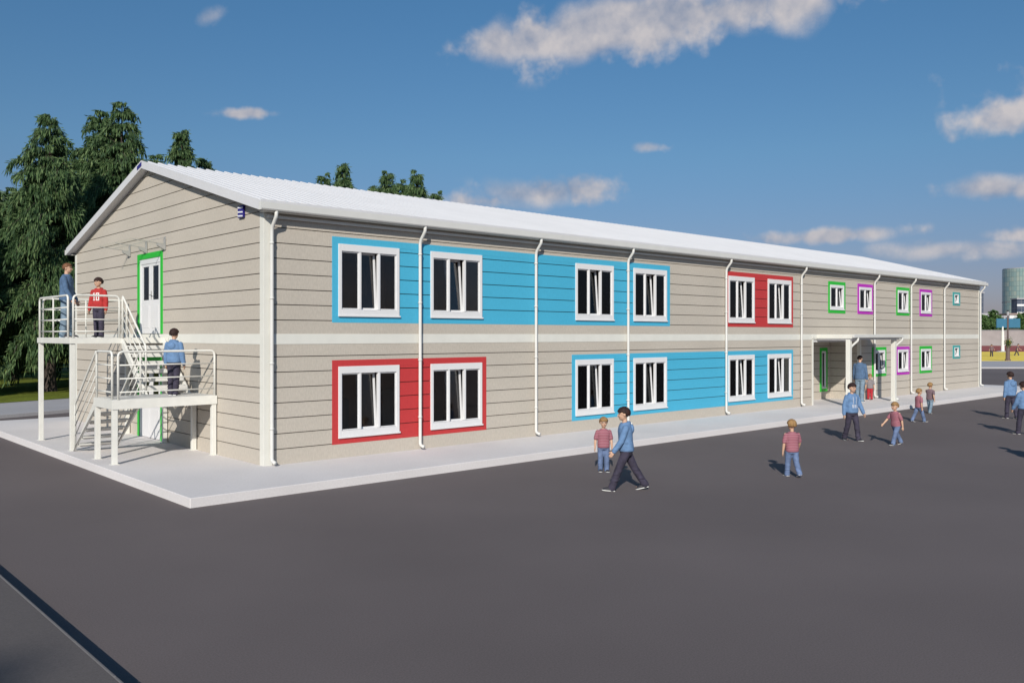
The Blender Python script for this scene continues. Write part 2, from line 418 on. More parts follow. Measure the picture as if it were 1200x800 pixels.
def window(x0,x1,z0,z1,lites,tilt,side=.075,tb=.15,mw=.055,yo=0,name='window',ang=7.5,mm='white'):
    """white frame; `tilt` = index of the light whose sash is tipped inwards"""
    fr=MB(); frame_ring(fr,x0-.004,x1+.004,z0-.004,z1+.004,side,yo-.026,yo+.06,tb,tb)
    xa=x0+side; xb=x1-side; za=z0+tb; zb=z1-tb
    w=(xb-xa-mw*(lites-1))/lites; lt=[(xa+i*(w+mw),xa+i*(w+mw)+w) for i in range(lites)]
    for i in range(lites-1): fr.box(lt[i][1],lt[i+1][0],yo-.02,yo+.055,za,zb)
    fr.box(x0-.02,x1+.02,yo-.05,yo-.02,z0-.012,z0+.025)
    o=fr.build(name,M[mm],bld,bevel=.005)
    pn=MB(); sh=MB()
    for i,(a,b) in enumerate(lt):
        if i==tilt:
            A=R_(ang); py=yo+.06; pz=za
            a2=a-.02;b2=b+.02; h0=za-.015; h1=zb+.02; sw=.05
            for q in ((a2,a2+sw,h0,h1),(b2-sw,b2,h0,h1),(a2+sw,b2-sw,h0,h0+sw),(a2+sw,b2-sw,h1-sw,h1)):
                tilt_box(sh,q[0],q[1],yo+.062,yo+.11,q[2],q[3],py,pz,A)
            tilt_box(pn,a2+sw,b2-sw,yo+.083,yo+.089,h0+sw,h1-sw,py,pz,A)
            sh.box(a+.05,b-.05,yo-.03,yo-.021,za-.03,za-.02)
        else:
            g_=.022; frm=((a,a+g_,za,zb),(b-g_,b,za,zb),(a+g_,b-g_,za,za+g_),(a+g_,b-g_,zb-g_,zb))
            for q in frm: sh.box(q[0],q[1],yo+.004,yo+.04,q[2],q[3])
            pn.box(a+g_,b-g_,yo+.018,yo+.024,za+g_,zb-g_)
    sh.build('sash',M[mm],o,bevel=.003); pn.build('pane',M['glass'],o)
    return o
for i,(a,b,c,d,_) in enumerate(wins): window(a,b,c,d,3,1,ang=3.6+(i*37%5)*.25)
for a,b,c,d,cl in SMALL:
    mb=MB(); frame_ring(mb,a,b,c,d,.2 if cl=='teal' else .13,-.014,.02,*((.1,.1) if cl=='teal' else ())); bo=mb.build('window_border',M[cl],bld,bevel=.003); bo['label']={'green':'green painted window border','purple':'magenta painted window border','teal':'teal painted window border'}[cl]
    if cl=='teal': window(a+.2,b-.2,c+.1,d-.1,1,0,side=.05,tb=.05,ang=9)
    else: window(a+.13,b-.13,c+.13,d-.13,2,1,side=.07,tb=.11,ang=5)
# entrance side light in the porch
mb=MB(); frame_ring(mb,24.76,25.38,.46,2.24,.14,REC[2]-.02,REC[2]+.05); b=mb.build('window_border',M['green'],bld,bevel=.003); b['label']='tall green border of the porch window'
window(24.90,25.24,.60,2.10,1,-1,side=.05,tb=.05,yo=REC[2])
# porch canopy
CX0,CX1,CY0=22.08,26.2,-1.38
mb=MB()
mb.box(CX0,CX1,CY0,-.01,2.63,2.775); 
mb.box(21.74,CX0-.002,-.03,-.01,2.63,2.775); can=mb.build('porch_canopy',M['trim'],bld,bevel=.008)
mb=MB(); mb.box(CX0+.05,CX1-.05,CY0+.05,-.012,2.585,2.628); mb.build('canopy_ceiling',M['white'],can)
mb=MB(); mb.box(CX0-.01,CX1+.01,CY0-.09,CY0-.002,2.66,2.772); mb.build('canopy_gutter',M['gutter'],can,bevel=.01)
for x in (22.2,25.95):
    mb=MB(); mb.box(x-.08,x+.08,-1.28,-1.12,SL,2.584); mb.box(x-.12,x+.12,-1.32,-1.08,SL,SL+.02); mb.build('porch_column',M['trim'],bld,bevel=.008)
    mb=MB(); mb.tube(rounded([(x+.25,CY0-.045,2.66),(x+.25,CY0-.045,2.56),(x+.14,-1.2,2.32),(x+.14,-1.2,SL+.1),(x+.14,-1.33,SL+.07)],.08),.042,12); mb.build('downpipe',M['gutter'],bld,smooth=True)
# gable doors
def door(z0,z1,name='door'):
    mb=MB(); y0,y1=DY
    mb.box(-.016,.03,y0,y0+.14,z0,z1); mb.box(-.016,.03,y1-.14,y1,z0,z1); mb.box(-.016,.03,y0+.14,y1-.14,z1-.14,z1)
    fr=mb.build('door_border',M['green'],bld,bevel=.003); fr['label']='bright green border around the gable door'
    mb=MB(); a,b=y0+.141,y1-.141; zt=z1-.142; w=(b-a)
    mb.box(.0,.07,a,a+.07,z0,zt); mb.box(.0,.07,b-.07,b,z0,zt); mb.box(.0,.07,a+.07,b-.07,zt-.13,zt)
    d=mb.build(name,M['white'],bld,bevel=.004)
    mid=(a+b)/2
    for p,q in ((a+.07,mid-.003),(mid+.003,b-.07)):
        lf=MB(); s=.12; gz0=z0+.86; gz1=zt-.2
        lf.box(.015,.06,p,q,z0+.01,gz0); lf.box(.015,.06,p,q,gz1,zt-.13); lf.box(.015,.06,p,p+s,gz0,gz1); lf.box(.015,.06,q-s,q,gz0,gz1)
        for za,zb in ((z0+.15,gz0-.12),):
            lf.box(.008,.016,p+.1,q-.1,za,zb)
        lf.build('door_leaf',M['white'],d,bevel=.004)
        gl=MB(); gl.box(.034,.04,p+s,q-s,gz0,gz1); gl.build('door_pane',M['glass'],d)
    h=MB(); h.tube([(-.03,mid-.05,z0+.98),(-.03,mid-.17,z0+.98)],.012,8); h.tube([(.0,mid-.06,z0+.98),(-.03,mid-.06,z0+.98)],.012,8); h.box(.005,.014,mid-.085,mid-.035,z0+.88,z0+1.08); h.build('handle',M['bracket'],d)
door(SL+.002,2.25); door(2.792,4.84)
# lobby behind the gable doors stays dark
mb=MB(); mb.box(1.7,1.8,3.41,WY-.12,SL+.02,2.655); mb.box(1.7,1.8,3.41,WY-.12,2.745,5.11); mb.build('room_partition',M['room'],bld)
# glass canopy over the upper door
cp=MB(); cp.prism([(-.03,5.1,4.99),(-.03,7.78,4.99),(-.8,7.78,5.06),(-.8,5.1,5.06)],(0,0,.008)); gc=cp.build('door_canopy',M['clear'],bld)
for y in (5.2,6.44,7.66):
    b=MB(); b.box(-.016,-.001,y-.05,y+.05,4.84,5.16)
    b.prism([(-.016,y-.03,4.83),(-.2,y-.03,4.93),(-.2,y-.03,4.985),(-.016,y-.03,4.985)],(0,.06,0)); b.box(-.024,-.016,y-.06,y+.06,4.84,5.12)
    b.tube([(-.016,y,4.975),(-.77,y,5.045)],.009,8); b.tube([(-.016,y,5.14),(-.4,y,5.03)],.008,6)
    b.build('canopy_bracket',M['bracket'],gc)
# navy and white sign blocks under the eave and at the ridge
s_=MB(); s_.box(-.06,-.012,.83,1.07,5.19,5.44); sg=s_.build('sign_block',M['logo'],bld,bevel=.006); sg['label']='small navy sign block with white stripes under the eave'
s_=MB()
for z in (5.2,5.28,5.37): s_.prism([(-.064,.834,z),(-.064,1.066,z+.018),(-.064,1.066,z+.048),(-.064,.834,z+.03)],(.003,0,0))
s_.build('sign_stripe',M['stripe_white'],sg)
s_=MB(); s_.prism([(-.223,6.22,7.0),(-.223,6.52,6.93),(-.223,6.52,7.02),(-.223,6.22,7.10)],(.009,0,0)); s_.build('sign_block',M['logo'],bld)['label']='small navy plate on the fascia at the ridge'

# ------------------------------------------------------------------ outside staircase
stair=empty('steel_staircase',(-1.1,5,SL)); tag(stair,'white steel dog-leg fire stair with two landings against the gable','staircase')
SO=Vector((-1.1,5,SL))
def sbuild(mb,name,m=None,**k):
    o=mb.build(name,m or M['steel'],stair,**k); o.location=-SO; return o
Z1=1.46; Z2=2.70
def landing(x0,x1,y0,y1,z,t=.2):
    mb=MB(); mb.box(x0,x1,y0,y0+.05,z-t,z-.002); mb.box(x0,x1,y1-.05,y1,z-t,z-.002); mb.box(x0,x0+.05,y0+.05,y1-.05,z-t,z-.002); mb.box(x1-.05,x1,y0+.05,y1-.05,z-t,z-.002)
    mb.box((x0+x1)/2-.03,(x0+x1)/2+.03,y0+.05,y1-.05,z-t,z-.005)
    mb.box(x0+.05,x1-.05,y0+.05,y1-.05,z-.03,z+.004,M['deck'])
    mb.mi=[0 if mb.mats==[] else i for i in mb.mi]
    mb.mats=[M['steel'],M['deck']]; mb.mi=[0]*(len(mb.f)-6)+[1]*6
    return sbuild(mb,'landing',None,bevel=.004)
landing(-2.18,-.015,2.17,3.38,Z1,.19); landing(-2.2,-.015,4.98,7.75,Z2,.13)
def post(x,y,z1,w=.05):
    mb=MB(); mb.box(x-w,x+w,y-w,y+w,SL,z1); mb.box(x-w-.03,x+w+.03,y-w-.03,y+w+.03,SL,SL+.012); return sbuild(mb,'post',bevel=.006)
for x,y in ((-2.12,3.31),(-2.12,2.24),(-.075,2.24),(-.075,3.31)): post(x,y,Z1-.19)
for x,y in ((-2.13,7.67),(-2.13,5.06),(-.075,5.06),(-.075,7.67)): post(x,y,Z2-.13)
def railing(a,b,z,h=.97,mid=False,rails=3):
    a=Vector((*a,z)); b=Vector((*b,z)); up=Vector((0,0,h)); mb=MB()
    mb.tube(rounded([a,a+up,b+up,b],.11,6),.024,10)
    for i in range(rails):
        zz=Vector((0,0,h*(i+.55)/(rails+.55))); mb.tube([a+zz,b+zz],.014,8)
    if mid: c=a*.5+b*.5; mb.tube([c,c+up],.018,8)
    return sbuild(mb,'railing',smooth=True)
railing((-2.14,2.32),(-2.14,3.30),Z1); railing((-2.06,2.21),(-.06,2.21),Z1)
railing((-2.16,5.28),(-2.16,7.66),Z2,mid=True); railing((-2.12,5.02),(-1.13,5.02),Z2); railing((-2.08,7.71),(-.08,7.71),Z2,mid=True)
def flight(x0,x1,ya,za,yb,zb,n,rails):
    d=Vector((0,yb-ya,zb-za)); 
    for x in (x0,x1):
        mb=MB(); w=.025; hh=.2
        mb.prism([(x-w,ya,za-.02),(x-w,yb,zb-.02),(x-w,yb,zb-.02-hh),(x-w,ya-(.0),za-.02-hh if za>SL+.3 else SL)],(2*w,0,0)); sbuild(mb,'stringer',bevel=.004)
    for i in range(1,n):
        t=i/n; y=ya+(yb-ya)*t; z=za+(zb-za)*t; s=1 if yb>ya else -1
        mb=MB(); mb.box(x0+.026,x1-.026,min(y-.13,y+.13),max(y-.13,y+.13),z-.03,z); mb.box(x0+.026,x1-.026,y-s*.13-.012,y-s*.13+.012,z-.09,z-.028); sbuild(mb,'tread',M['deck'],bevel=.003)
    for x in rails:
        mb=MB(); up=Vector((0,0,.98)); a=Vector((x,ya,za)); b=Vector((x,yb,zb))
        if za<zb: lo,hi=a,b
        else: lo,hi=b,a
        lo2=lo+(hi-lo)*.06
        mb.tube(rounded([lo2,lo2+up,hi+up,hi],.06,5),.022,10)
        for k in (.27,.5,.74): mb.tube([lo2+up*k,hi+up*k],.012,8)
        m_=lo*.5+hi*.5; 
        sbuild(mb,'handrail',smooth=True)
flight(-2.12,-1.22,4.98,SL,3.38,Z1,7,(-2.12,-1.22)); flight(-1.07,-.12,3.38,Z1,4.98,Z2,7,(-1.07,))

# ------------------------------------------------------------------ people
def remesh(mb,vox,it=2,fac=.5):
    me=mb.mesh('tmp'); o=bpy.data.objects.new('tmp',me); COL.objects.link(o)
    r=o.modifiers.new('r','REMESH'); r.mode='VOXEL'; r.voxel_size=vox; r.use_smooth_shade=True
    if it: s=o.modifiers.new('s','SMOOTH'); s.iterations=it; s.factor=fac
    dg=bpy.context.evaluated_depsgraph_get(); dg.update()
    out=bpy.data.meshes.new_from_object(o.evaluated_get(dg)); out.materials.clear()
    bpy.data.objects.remove(o); bpy.data.meshes.remove(me)
    out.polygons.foreach_set('use_smooth',[True]*len(out.polygons)); return out
def mobj(name,me,m,parent=None):
    me.name=name
    for q in (m if isinstance(m,list) else [m]): me.materials.append(q)
    o=bpy.data.objects.new(name,me); COL.objects.link(o)
    if parent: o.parent=parent
    return o
M['skin']=mat('skin',(.52,.32,.22),.55,.05,20)
M['eye']=mat('eye_dark',(.03,.02,.02),.3)
M['lip']=mat('lips',(.38,.16,.13),.5)
M['hair_black']=mat('dark_brown_hair',(.022,.008,.006),.75,.5,30,(1,1,.2),.8,50)
M['hair_blond']=mat('sandy_hair',(.26,.15,.06),.75,.35,30,(1,1,.2),.8,50)
M['hair_brown']=mat('brown_hair',(.15,.065,.03),.75,.4,30,(1,1,.2),.8,50)
M['denim_dark']=mat('dark_jeans',(.036,.031,.052),.85,.35,9,bump=.6,bscale=18,big=.2,bigscale=6)
M['denim_blue']=mat('blue_jeans',(.11,.155,.27),.85,.3,9,bump=.6,bscale=18,big=.2,bigscale=6)
M['denim_pale']=mat('pale_jeans',(.16,.225,.29),.85,.25,9,bump=.6,bscale=18,big=.2,bigscale=6)
M['hoodie_blue']=mat('blue_hoodie_cloth',(.115,.205,.36),.9,.14,14,bump=.7,bscale=16)
M['hoodie_red']=mat('red_hoodie_cloth',(.38,.028,.027),.9,.14,14,bump=.7,bscale=16)
M['shirt_denim']=mat('denim_shirt_cloth',(.07,.125,.22),.9,.18,14,bump=.7,bscale=16)
M['trouser_red']=mat('red_trousers_cloth',(.36,.02,.03),.85,.15,12,bump=.4,bscale=18)
M['tee_grey']=mat('grey_tee_cloth',(.20,.18,.19),.9,.15,14,bump=.5,bscale=18)
M['tee_plum']=mat('plum_tee_cloth',(.15,.10,.115),.9,.15,14,bump=.5,bscale=18)
M['shoe']=mat('dark_shoe',(.03,.028,.035),.6); M['sole']=mat('white_sole',(.7,.7,.68),.6)
M['print']=mat('white_print',(.66,.62,.6),.7)
def polo_mat():
    m=mat('striped_polo_cloth',(.4,.1,.13),.9,bump=.5,bscale=18); nt=m.node_tree; b=nt.nodes['Principled BSDF']
    tc=nt.nodes.new('ShaderNodeTexCoord'); w=nt.nodes.new('ShaderNodeTexWave'); w.bands_direction='Z'; w.inputs['Scale'].default_value=10; w.inputs['Distortion'].default_value=.5
    nt.links.new(tc.outputs['Object'],w.inputs['Vector'])
    nt.links.new(ramp(nt,w.outputs['Fac'],[(.35,(.24,.062,.09)),(.65,(.335,.16,.19))]),b.inputs['Base Color']); return m
M['polo']=polo_mat()
PROP={'man':dict(hip=.515,knee=.285,sh=.815,chin=.872,sw=.108,head=.132,w=1.0),
      'boy':dict(hip=.50,knee=.275,sh=.785,chin=.845,sw=.108,head=.155,w=1.0),
      'kid':dict(hip=.465,knee=.255,sh=.755,chin=.812,sw=.106,head=.188,w=1.1)}
def person(loc,face,H,kind,top,trous,hair,label,legL=(0,0,0),legR=(0,0,0),armL=(0,8,8),armR=(0,8,8),yaw=0,style='hoodie',lean=0,group=None,topname=None,print10=False,drawstring=False):
    P=PROP[kind]; W=P['w']
    V=Vector
    hz=P['hip']*H; Lt=(P['hip']-P['knee'])*H; Ls=(P['knee']-.045)*H
    legs=[]
    for s,(a,b,p) in ((1,legL),(-1,legR)):
        a=R_(a); b=R_(b); hip=V((s*.05*H*W,0,hz)); kn=hip+V((s*.004*H,-math.sin(a),-math.cos(a)))*Lt; an=kn+V((0,-math.sin(a-b),-math.cos(a-b)))*Ls
        p=R_(p); fd=V((s*.12,-math.cos(p),-math.sin(p))).normalized()       # p>0 toe down
        legs.append((s,hip,kn,an,fd))
    low=min(min((an+fd*.105*H).z-.018*H,(an-fd*.035*H).z-.04*H) for s,h_,k,an,fd in legs)
    dz=-low
    off=V((0,0,dz)); legs=[(s,h_+off,k+off,an+off,fd) for s,h_,k,an,fd in legs]; hz+=dz
    sz=P['sh']*H+dz; cz=P['chin']*H+dz; hh=P['head']*H
    ln=math.tan(R_(lean))
    def sp(z): return -(z-hz)*ln       # forward offset of the spine
    arms=[]
    for s,(sw,ab,el) in ((1,armL),(-1,armR)):
        sw=R_(sw);ab=R_(ab);el=R_(el); sh=V((s*P['sw']*H*W,sp(sz),sz-.012*H))
        d1=V((s*math.sin(ab),-math.sin(sw)*math.cos(ab),-math.cos(sw)*math.cos(ab)))
        e=sh+d1*.165*H; d2=V((s*math.sin(ab)*.4,-math.sin(sw+el),-math.cos(sw+el))).normalized(); wr=e+d2*.14*H
        arms.append((s,sh,e,wr,d2))
    # ---- body: one skin
    b=MB()
    def torso(mb,k,z0=None,z1=None,ex=0):
        L=[(hz-.045*H,.060,.052),(hz-.01*H,.082,.064),(hz+.035*H,.087,.066),(hz+.09*H,.078,.058),((hz+sz)/2+.02*H,.082,.060),(sz-.06*H,.094,.066),(sz-.015*H,.094,.058),(sz+.018*H,.060,.045),(sz+.035*H,.035,.034)]
        rg=[(0,sp(z),z,x*H*W+k,y*H*W+k) for z,x,y in L if (z0 is None or z>=z0) and (z1 is None or z<=z1)]
        return rg
    b.loft(torso(b,0))
    hx=V((0,sp(cz)-.012*H,cz))
    b.cone((0,sp(sz),sz),(0,hx.y+.012*H,cz+.12*hh),.030*H*W,.027*H*W)
    RY=Matrix.Rotation(R_(yaw),3,'Z')
    hc=hx+V((0,0,.5*hh))
    def hp(x,y,z): return hc+RY@V((x*hh,y*hh,z*hh))
    b.ell(hp(0,.03,.10),(.355*hh,.42*hh,.40*hh),RY.copy()); b.ell(hp(0,-.07,-.12),(.285*hh,.31*hh,.37*hh),RY.copy()); b.ell(hp(0,-.20,-.34),(.14*hh,.13*hh,.13*hh),RY.copy())
    b.cone(hp(0,-.36,.02),hp(0,-.45,-.13),.03*hh,.052*hh); 
    for s in (1,-1): b.ell(hp(s*.355,.05,-.03),(.035*hh,.075*hh,.12*hh),RY.copy(),10,8); b.ell(hp(s*.14,-.33,-.1),(.09*hh,.06*hh,.08*hh),RY.copy(),10,8)
    b.ell(hp(0,-.365,-.235),(.09*hh,.04*hh,.03*hh),RY.copy(),10,8); b.ell(hp(0,-.34,.06),(.22*hh,.06*hh,.035*hh),RY.copy(),10,8)
    for s,hip,kn,an,fd in legs:
        b.cone(hip,kn,.050*H*W,.034*H*W); b.cone(kn,kn*.6+an*.4,.034*H,.036*H*W); b.cone(kn*.6+an*.4,an,.036*H*W,.021*H); b.cone(an-fd*.02*H-V((0,0,.02*H)),an+fd*.09*H-V((0,0,.024*H)),.018*H,.014*H)
    for s,sh,e,wr,d2 in arms:
        b.cone(sh,e,.029*H*W,.023*H*W); b.cone(e,e*.65+wr*.35,.023*H*W,.023*H*W); b.cone(e*.65+wr*.35,wr,.023*H*W,.0155*H*W)
        side=V((1,0,0)); nrm=V((s,0,0)); fw=d2.cross(nrm).normalized()*(1 if s>0 else -1)
        if fw.y>0: fw=-fw
        pm=wr+d2*.045*H
        b.cone(wr+d2*.012*H+fw*.006*H,pm+fw*.010*H,.0125*H,.0115*H); b.cone(wr+d2*.012*H-fw*.006*H,pm-fw*.010*H,.0125*H,.0115*H)
        for k,(o_,l_) in enumerate(((.0165,.036),(.0058,.042),(-.0050,.040),(-.0155,.031))):
            r0=pm+fw*o_*H; m1=r0+(d2+fw*o_*4).normalized()*l_*.55*H; tip=m1+(d2*.9-nrm*.45).normalized()*l_*.45*H
            b.cone(r0,m1,.0058*H,.0054*H,8); b.cone(m1,tip,.0054*H,.0045*H,8)
        t0=wr+d2*.02*H+fw*.014*H; t1=t0+(d2*.6+fw*.8).normalized()*.024*H; t2=t1+(d2*.95+fw*.2-nrm*.2).normalized()*.018*H
        b.cone(t0,t1,.0075*H,.0065*H,8); b.cone(t1,t2,.0065*H,.005*H,8)
    me=remesh(b,max(.0055,.0046*H),1,.4)
    root=mobj('person',me,[M['skin'],M['eye'],M['lip']])
    mi=np.zeros(len(me.polygons),dtype=np.int32); cen=np.empty(len(me.polygons)*3,dtype=np.float32); me.polygons.foreach_get('center',cen); cen=cen.reshape(-1,3)
    for s in (1,-1):
        p=np.array(hp(s*.145,-.37,-.005)); d=cen-p; mi[(np.abs(d[:,2])<.028*hh)&(np.linalg.norm(d,axis=1)<.085*hh)]=1
        p=np.array(hp(s*.145,-.37,.085)); d=cen-p; mi[(np.abs(d[:,2])<.018*hh)&(np.linalg.norm(d,axis=1)<.12*hh)]=1
    p=np.array(hp(0,-.39,-.235)); d=cen-p; mi[(np.abs(d[:,2])<.03*hh)&(np.linalg.norm(d,axis=1)<.11*hh)]=2
    me.polygons.foreach_set('material_index',mi)
    # ---- hair: a cap that dives under the skin along the hairline
    hm=MB(); vs=[]; seg=56; rg=34
    for i in range(rg+1):
        ph=math.pi*i/rg
        for k in range(seg):
            w=2*math.pi*k/seg; d=V((math.sin(ph)*math.cos(w),math.sin(ph)*math.sin(w),math.cos(ph)))
            front=-d.y; line=((.22 if kind=='man' else .13) if front>.5 else (-.12+ (front+.2)*.35/.7 if front>-.2 else -.48))+.06*math.sin(w*9)
            h=max(0,min(1,(d.z-line)/.22+.5)); nz=(mnoise.noise(d*5+V((H*9,loc[0],loc[1])))*.06+mnoise.noise(V((d.x*16,d.y*16,d.z*5+loc[0])))*.05)
            k_=.80+(.315+nz)*h
            if kind=='man': k_=.80+(.25+nz*.6)*h
            vs.append(hp(d.x*.40*k_,.03+d.y*.46*k_,.09+d.z*.44*k_))
    hm.add(vs,[(i*seg+k,(i+1)*seg+k,(i+1)*seg+(k+1)%seg,i*seg+(k+1)%seg) for i in range(rg) for k in range(seg)])
    hm.build('hair',M[hair],root,smooth=True)
    # ---- trousers
    t=MB(); k=.010*H
    t.loft([(0,sp(hz),z,x*H*W+k,y*H*W+k) for z,x,y in ((hz-.055*H,.070,.055),(hz-.01*H,.086,.066),(hz+.035*H,.090,.068),(hz+.075*H,.082,.062))])
    for s,hip,kn,an,fd in legs:
        t.cone(hip,kn,.058*H*W,.046*H*W); t.cone(kn,an*.88+kn*.12,.046*H*W,.041*H*W); hem=an+(an-kn).normalized()*.012*H
        t.cone(an*.88+kn*.12,hem,.042*H*W,.043*H*W,sy=1.08)
        for j in range(5):       # folds
            q=.12+.17*j; pp=kn*(1-q)+an*q; t.ell(pp+V((random.uniform(-.01,.01),random.uniform(-.01,.012),0))*H,(.046*H*W,.046*H*W,.014*H),None,12,6)
    mobj('trousers',remesh(t,max(.009,.007*H),2,.4),M[trous],root)
    # ---- top
    u=MB(); k=.016*H if style=='hoodie' else (.012*H)
    hemz=hz-.005*H if style=='hoodie' else hz-.02*H
    L=[(hemz,.088,.070),(hemz+.02*H,.094,.076),(hz+.06*H,.094,.074),(hz+.11*H,.090,.068),((hz+sz)/2+.03*H,.090,.068),(sz-.06*H,.099,.070),(sz-.012*H,.096,.060),(sz+.018*H,.062,.047),(sz+.036*H,.040,.038)]
    u.loft([(0,sp(z),z,x*H*W+k,y*H*W+k) for z,x,y in L])
    for s,sh,e,wr,d2 in arms:
        if style in('hoodie','shirt'):
            q=1.0 if style=='hoodie' else .95
            u.cone(sh-V((s*.006*H,0,.004*H)),e,.040*H*W*q,.036*H*W*q); u.cone(e,wr,.037*H*W*q,.029*H*W*q)
            if style=='hoodie':
                u.cone(wr-d2*.03*H,wr-d2*.018*H,.034*H*W,.031*H*W)
            for j in range(4):
                z_=.15+.22*j; u.ell(e*(1-z_)+wr*z_+V((0,random.uniform(-.006,.006)*H,0)),(.037*H*q,.037*H*q,.012*H),None,12,6)
        else:
            m_=sh*.25+e*.75; u.cone(sh-V((s*.006*H,0,.006*H)),m_,.036*H*W,.039*H*W)
    if style=='hoodie':
        for w in range(-6,7):
            an_=w/6*math.pi*.72; u.ell((math.sin(an_)*.052*H*W,sp(sz)+math.cos(an_)*.05*H,sz+.022*H+.012*H*math.cos(an_)),(.022*H,.022*H,.026*H),None,10,8)
        u.ell((0,sp(sz)+.082*H,sz-.035*H),(.06*H*W,.026*H,.055*H),None,14,8)
        u.ell((0,sp(hz)-.078*H*W,hz+.075*H),(.062*H,.02*H,.045*H),None,14,8)
    else:
        for w in range(16):
            an_=w/16*2*math.pi; u.ell((math.sin(an_)*.036*H*W,sp(sz)+math.cos(an_)*.036*H,sz+.032*H),(.013*H,.013*H,.012*H),None,8,6)
    for j in range(9):           # soft folds
        an_=random.uniform(0,6.28); z_=random.uniform(hemz+.03*H,sz-.1*H); u.ell((math.sin(an_)*.085*H*W,sp(z_)+math.cos(an_)*.06*H*W,z_),(.035*H,.03*H,.010*H),Matrix.Rotation(random.uniform(-.5,.5),3,'Y'),10,6)
    tp=mobj(topname or {'hoodie':'hoodie','shirt':'shirt','polo':'polo_shirt','tee':'tee_shirt'}[style],remesh(u,max(.009,.0065*H),2,.4),M[top],root)
    bv=None
    def stick(mb,name,m):
        bvh=BVHTree.FromPolygons([v.co for v in tp.data.vertices],[p.vertices for p in tp.data.polygons])
        bm=mb.mesh('x'); out=[]
        for v in bm.vertices:
            hit=bvh.ray_cast(V((v.co.x,-1,v.co.z)),V((0,1,0)))
            y_=hit[0].y if hit[0] is not None else sp(v.co.z)-.08*H
            v.co.y=y_-.004-(.004 if v.co.y<-.5 else 0)
        me2=bm; me2.name=name; me2.materials.clear(); me2.materials.append(m)
        o=bpy.data.objects.new(name,me2); COL.objects.link(o); o.parent=tp; return o
    if print10:
        def grid(mb,x0,x1,z0,z1):
            nx=max(1,int((x1-x0)/.012)); nz=max(1,int((z1-z0)/.012)); vs=[(x0+(x1-x0)*i/nx,0,z0+(z1-z0)*j/nz) for j in range(nz+1) for i in range(nx+1)]
            mb.add(vs,[(j*(nx+1)+i,j*(nx+1)+i+1,(j+1)*(nx+1)+i+1,(j+1)*(nx+1)+i) for j in range(nz) for i in range(nx)])
        n_=MB(); zc=sz-.10*H; q=.065*H; sk=.016*H
        # seen from the front, the wearer's right (-x) is on the left: the digit 1 sits at -x
        cx=-.030*H; grid(n_,cx-sk/2,cx+sk/2,zc-q,zc+q); grid(n_,cx-sk*1.2,cx+sk*1.2,zc-q,zc-q+sk*.8); grid(n_,cx-sk*1.3,cx-sk/2,zc+q*.62,zc+q*.62+sk)
        cx=.030*H; w_=.026*H; grid(n_,cx-w_,cx-w_+sk,zc-q,zc+q); grid(n_,cx+w_-sk,cx+w_,zc-q,zc+q); grid(n_,cx-w_+sk,cx+w_-sk,zc-q,zc-q+sk); grid(n_,cx-w_+sk,cx+w_-sk,zc+q-sk,zc+q)
        stick(n_,'number_print',M['print'])
    if drawstring:
        n_=MB()
        for s in (1,-1):
            zz=[sz-.01*H-j*.012*H for j in range(11)]
            n_.add([(s*.03*H+dx,0,z) for z in zz for dx in (-.004,.004)],[(2*i,2*i+1,2*i+3,2*i+2) for i in range(10)])
        for z in (sz-.155*H,sz-.175*H,sz-.195*H):
            n_.add([(-.05*H+i*.01*H,0,z+d) for i in range(11) for d in (0,.008*H)],[(2*i,2*i+2,2*i+3,2*i+1) for i in range(10) if i%4!=3])
        stick(n_,'chest_print',M['print'])
    # ---- shoes
    for s,hip,kn,an,fd in legs:
        up=V((0,0,1)); sd=fd.cross(up).normalized(); up2=sd.cross(fd).normalized(); base=an-up2*.042*H
        h_=MB(); 
        def ring(t,w,hgt,z0=0):
            c=base+fd*t*H; return [c+sd*w*H*math.cos(a)+up2*(z0*H+hgt*H*max(0,math.sin(a))) for a in [math.pi*2*i/16 for i in range(16)]]
        rr=[(-.042,.010,.03),(-.036,.024,.052),(-.01,.027,.058),(.02,.028,.052),(.05,.031,.036),(.085,.032,.028),(.108,.026,.022),(.122,.010,.012)]
        vs=[]
        for t_,w_,g_ in rr: vs+=ring(t_*.92,w_*W,g_,.008)
        fs=[(i*16+k2,i*16+(k2+1)%16,(i+1)*16+(k2+1)%16,(i+1)*16+k2) for i in range(len(rr)-1) for k2 in range(16)]+[tuple(range(16))[::-1],tuple(range((len(rr)-1)*16,len(rr)*16))]
        h_.add(vs,fs); so=h_.build('shoe',M['shoe'],root,smooth=True)
        o_=MB(); pl=[]
        for t_,w_,g_ in rr: pl.append(base+fd*t_*.94*H+sd*(w_*W+.0005)*H)
        for t_,w_,g_ in rr[::-1]: pl.append(base+fd*t_*.94*H-sd*(w_*W+.0005)*H)
        o_.prism(pl,up2*.009*H); o_.build('sole',M['sole'],so)
    root.location=loc; root.rotation_euler=(0,0,math.atan2(face[0],-face[1])); tag(root,label,'person',group)
    return root
RT=wdir(1,0); FW=wdir(0,1)
def fdir(r,f): return wdir(r,f)
G='schoolboys and men around the school'
HB='hoodie_blue'
person((-1.86,6.5,Z2+.005),fdir(1,.15),1.78,'man','shirt_denim','denim_pale','hair_brown','man in a denim shirt and jeans standing at the outer rail of the upper landing',armL=(8,6,14),armR=(12,5,18),legL=(3,2,0),legR=(-3,2,0),style='shirt')
person((-1.28,6.02,Z2+.005),fdir(-.12,-1),1.44,'boy','hoodie_red','denim_dark','hair_black','boy in a red hoodie with number 10 standing on the upper landing',print10=True,yaw=-25,armL=(2,10,8),armR=(2,10,8),legL=(2,2,0),legR=(-2,2,0))
